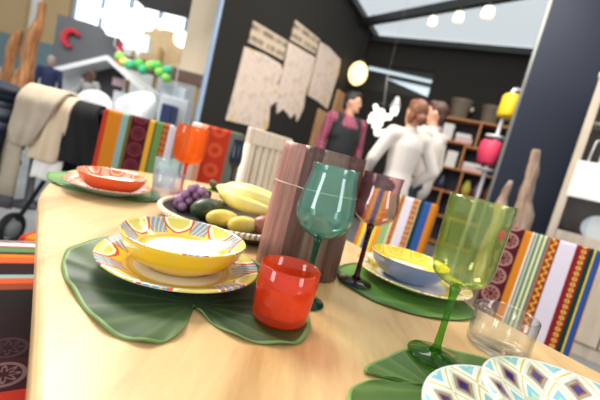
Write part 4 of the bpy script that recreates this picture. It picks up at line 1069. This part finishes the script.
g = bpy.data.objects['gift_bag']; bm = new(); tube(bm, [(-.06, 0, .28), (-.05, 0, .44), (.05, 0, .46), (.07, 0, .28)], .006, 8); obj('bag_handle', bm, m_wht, g, True)
t = NT('pale_dish_glaze'); r_, a_ = polar(t, .11)
m_pd = t.fin(t.mix(t.math('LESS_THAN', r_, .62), c(214, 222, 224), c(244, 244, 240)), .25)
bm = new(); dish(bm, [(0, 0), (.06, 0), (.11, .018)], [(.11, .018), (.105, .020), (.065, .005), (0, .005)])
bmesh.ops.rotate(bm, cent=(0, 0, 0), matrix=Matrix.Rotation(1.30, 3, 'X'), verts=bm.verts)
setp(obj('display_plate', bm, m_pd, None, True, loc=incab(.30, .15, .960), rz=RZC), 'pale plate standing upright on the lowest cabinet shelf', 'plate')
bm = new(); lathe(bm, jar, 24); setp(obj('ceramic_jar', bm, plain('amber_jar_glaze', c(190, 120, 50), .35), None, True, loc=incab(.42, .19, 1.3930)), 'amber jar on the upper cabinet shelf', 'jar')

# ------------------------------------------------------------------ the hall at the far left
m_sg = plain('grey_sign_board', c(92, 94, 98), .6, var=.04)
bs = thing('booth', 'white gabled market booth with a grey header board in the far hall', 'booth', (-5.8, 9.15, 0))
def rel(pts, dx=5.8): return [(x + dx, z) for x, z in pts]
bm = new(); prism(bm, rel([(-6.80, 1.55), (-5.40, 2.10), (-5.20, 2.10), (-5.21, 2.62), (-5.56, 2.62), (-5.68, 2.76), (-6.05, 2.80), (-6.80, 2.82)]), -.10, -.05, F); obj('header_board', bm, m_sg, bs)
bm = new(); prism(bm, rel([(-6.75, 1.48), (-5.38, 2.14), (-4.30, 1.55), (-4.30, 1.44), (-5.38, 2.03), (-6.75, 1.36)]), -.22, .8, F); obj('gable_roof', bm, M_white, bs)
bm = new(); box(bm, (-.75, .4, .78), (.5, .06, 1.56)); obj('booth_wall', bm, M_white, bs)
bm = new(); box(bm, (.95, .4, .70), (1.1, .06, 1.4)); obj('booth_wall', bm, M_white, bs)
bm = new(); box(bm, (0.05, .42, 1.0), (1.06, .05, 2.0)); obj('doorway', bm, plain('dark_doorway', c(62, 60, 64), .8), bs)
for x in (-.90, 1.42): bm = new(); tube(bm, [(x, -.15, 0), (x, -.15, 1.5)], .05, 10); obj('post', bm, M_white, bs, True)
bm = new(); pts = []
for i in range(19): a = math.radians(20 + i * 14.5); pts.append((-.55 + .24 * math.cos(a), 2.33 + .24 * math.sin(a)))
for i in range(19): a = math.radians(268 - i * 12.2); pts.append((-.49 + .15 * math.cos(a), 2.30 + .15 * math.sin(a)))
prism(bm, pts, -.22, -.10, F); obj('crescent', bm, plain('glossy_red', c(186, 24, 40), .2, coat=.6), bs, bevel=.03)
bm = new(); box(bm, (.66, -.14, 2.25), (.16, .05, .60)); obj('red_strip', bm, plain('red_board', c(196, 60, 80), .5), bs)
bm = new(); box(bm, (.50, .36, 1.62), (.34, .03, .20)); obj('pink_sign', bm, plain('pink_board', c(238, 200, 206), .6), bs)
gl = thing('lantern_garland', 'string of green and yellow paper lantern balls in the hall', 'garland', (0, 8.0, 0))
gc = [plain('lantern_%s' % n_, cc, .7) for n_, cc in (('yellow', c(216, 226, 110)), ('green', c(96, 200, 90)), ('teal', c(70, 190, 140)), ('lime', c(150, 216, 100)))]
LB = [(-4.54, 2.05, 3), (-4.43, 1.96, 0), (-4.29, 1.93, 2), (-4.10, 2.00, 1), (-4.0, 1.90, 2), (-3.86, 2.02, 3), (-3.70, 2.06, 1), (-3.63, 1.94, 3), (-3.46, 2.02, 2), (-3.46, 1.85, 3)]
for x, z, k in LB:
    bm = new(); ball(bm, (x, 0, z), .105, 16); obj('lantern_ball', bm, gc[k], gl, True)
bm = new(); tube(bm, [(-4.72, 0, 3.6), (-4.70, 0, 2.25)] + [(x, 0, z + .1) for x, z, k in LB[:-1]] + [(-3.25, 0, 2.2), (-3.2, 0, 0)], .008, 6); obj('string', bm, m_wht, gl)
# white hanging box sign, blossom lamp and shelf band
bm = new(); box(bm, (0, 0, 0), (.55, .12, .36), Matrix.Rotation(-.06, 3, 'Y')); sg = setp(obj('box_sign', bm, M_white, None, loc=(-4.32, 8.2, 2.46)), 'blank white box sign hanging above the green lanterns', 'sign')
bm = new(); tube(bm, [(0, 0, .15), (0, 0, 2.5)], .01, 6); obj('sign_cord', bm, m_frm, sg)
bl = thing('blossom_lamp', 'large cluster of white paper shades lit above the booth', 'lamp', (-4.75, 8.4, 2.9))
for i, (x, z, r) in enumerate(((-.36, 0, .22), (-.1, .1, .25), (.2, .12, .22), (.42, .05, .18), (.02, -.1, .2), (-.2, .25, .2))):
    bm = new(); ball(bm, (x, .05 * (i % 2), z), (r, r, r * .8), 14); obj('paper_shade', bm, emit('lit_paper', c(255, 253, 248), .95), bl, True)
bm = new(); tube(bm, [(0, 0, .2), (0, 0, 2.2)], .012, 6); obj('lamp_cord', bm, m_frm, bl)
hb = thing('hall_shelf', 'brown timber stall behind the green lanterns', 'stall', (-4.6, 10.5, 0))
bm = new(); box(bm, (0, 0, 2.28), (2.3, .3, .32)); obj('fascia', bm, M_brown, hb)
for x in (-1.0, -.25, 1.0): bm = new(); tube(bm, [(x, 0, 0), (x, 0, 2.9)], .06, 8); obj('post', bm, plain('ochre_post', c(176, 146, 90), .6), hb)
bm = new(); box(bm, (0, -.1, .55), (2.3, .5, 1.1)); obj('counter', bm, m_sg, hb)
bm = new(); box(bm, (.1, .2, 2.95), (2.0, .06, 1.0)); obj('back_board', bm, plain('ochre_back_board', c(206, 178, 136), .7, var=.25, scale=5), hb)
for i, (x, z, r, lab) in enumerate(((-3.86, 3.02, .20, 'bright round lamp glowing above the timber stall'), (-4.45, 3.25, .12, 'smaller round lamp left of the bright one in the hall'))):
    q = thing('hall_lamp', lab, 'lamp', (x, 9.4, z), 0, 'round lamps in the hall'); bm = new(); ball(bm, (0, 0, 0), r, 16); obj('lamp_globe', bm, emit('hall_lit_globe', c(255, 236, 206), 2.5), q, True)
    bm = new(); tube(bm, [(0, 0, r), (0, 0, 2)], .012, 6); obj('lamp_cord', bm, m_frm, q)
# rounded white armchairs and counters
def tub_chair(label, loc, s, rz):
    o = thing('tub_chair', label, 'armchair', loc, rz, 'white tub chairs in the hall'); o.scale = (s, s, s)
    bm = new(); ball(bm, (0, .05, .45), (.38, .36, .10), 18); obj('seat', bm, M_white, o, True)
    bm = new()
    for i in range(15): a = PI * (i / 14); ball(bm, (.36 * math.cos(a), .05 + .34 * math.sin(a), .66 + .16 * math.sin(a)), (.12, .12, .22 + .12 * math.sin(a)), 12)
    skin('backrest', bm, M_white, o, .03, 6)
    bm = new(); lathe(bm, [(0, 0), (.24, 0), (.24, .02), (.05, .05), (.06, .38), (0, .38)], 20); obj('base', bm, M_white, o, True)
bm = new(); box(bm, (0, 0, .2), (2.2, 1.0, .4)); setp(obj('plinth', bm, M_white, None, bevel=.02, loc=(-4.05, 7.25, 0)), 'low white plinth under the tub chairs in the hall', 'plinth')
tub_chair('low white tub chair on the left half of the plinth', (-4.45, 7.25, .4), .72, .5); tub_chair('taller white tub chair on the right half of the plinth', (-3.70, 7.25, .4), .92, -.3)
for nm, lab, x, y, w, h, m in (('hall_counter', 'white counter block behind the striped end chair', -2.60, 6.7, .50, 1.40, M_white), ('hall_bin', 'navy bin against the white counter', -2.56, 6.30, .20, 1.24, plain('navy_bin', c(50, 66, 120), .5)), ('display_board', 'pale grey display board behind the white counter', -3.35, 8.3, .55, 1.75, plain('pale_grey_panel', c(200, 210, 220), .5))):
    bm = new(); box(bm, (0, 0, h / 2), (w, .12 if 'board' in nm else .3, h)); setp(obj(nm, bm, m, None, bevel=.02, loc=(x, y, 0)), lab, nm.split('_')[1])
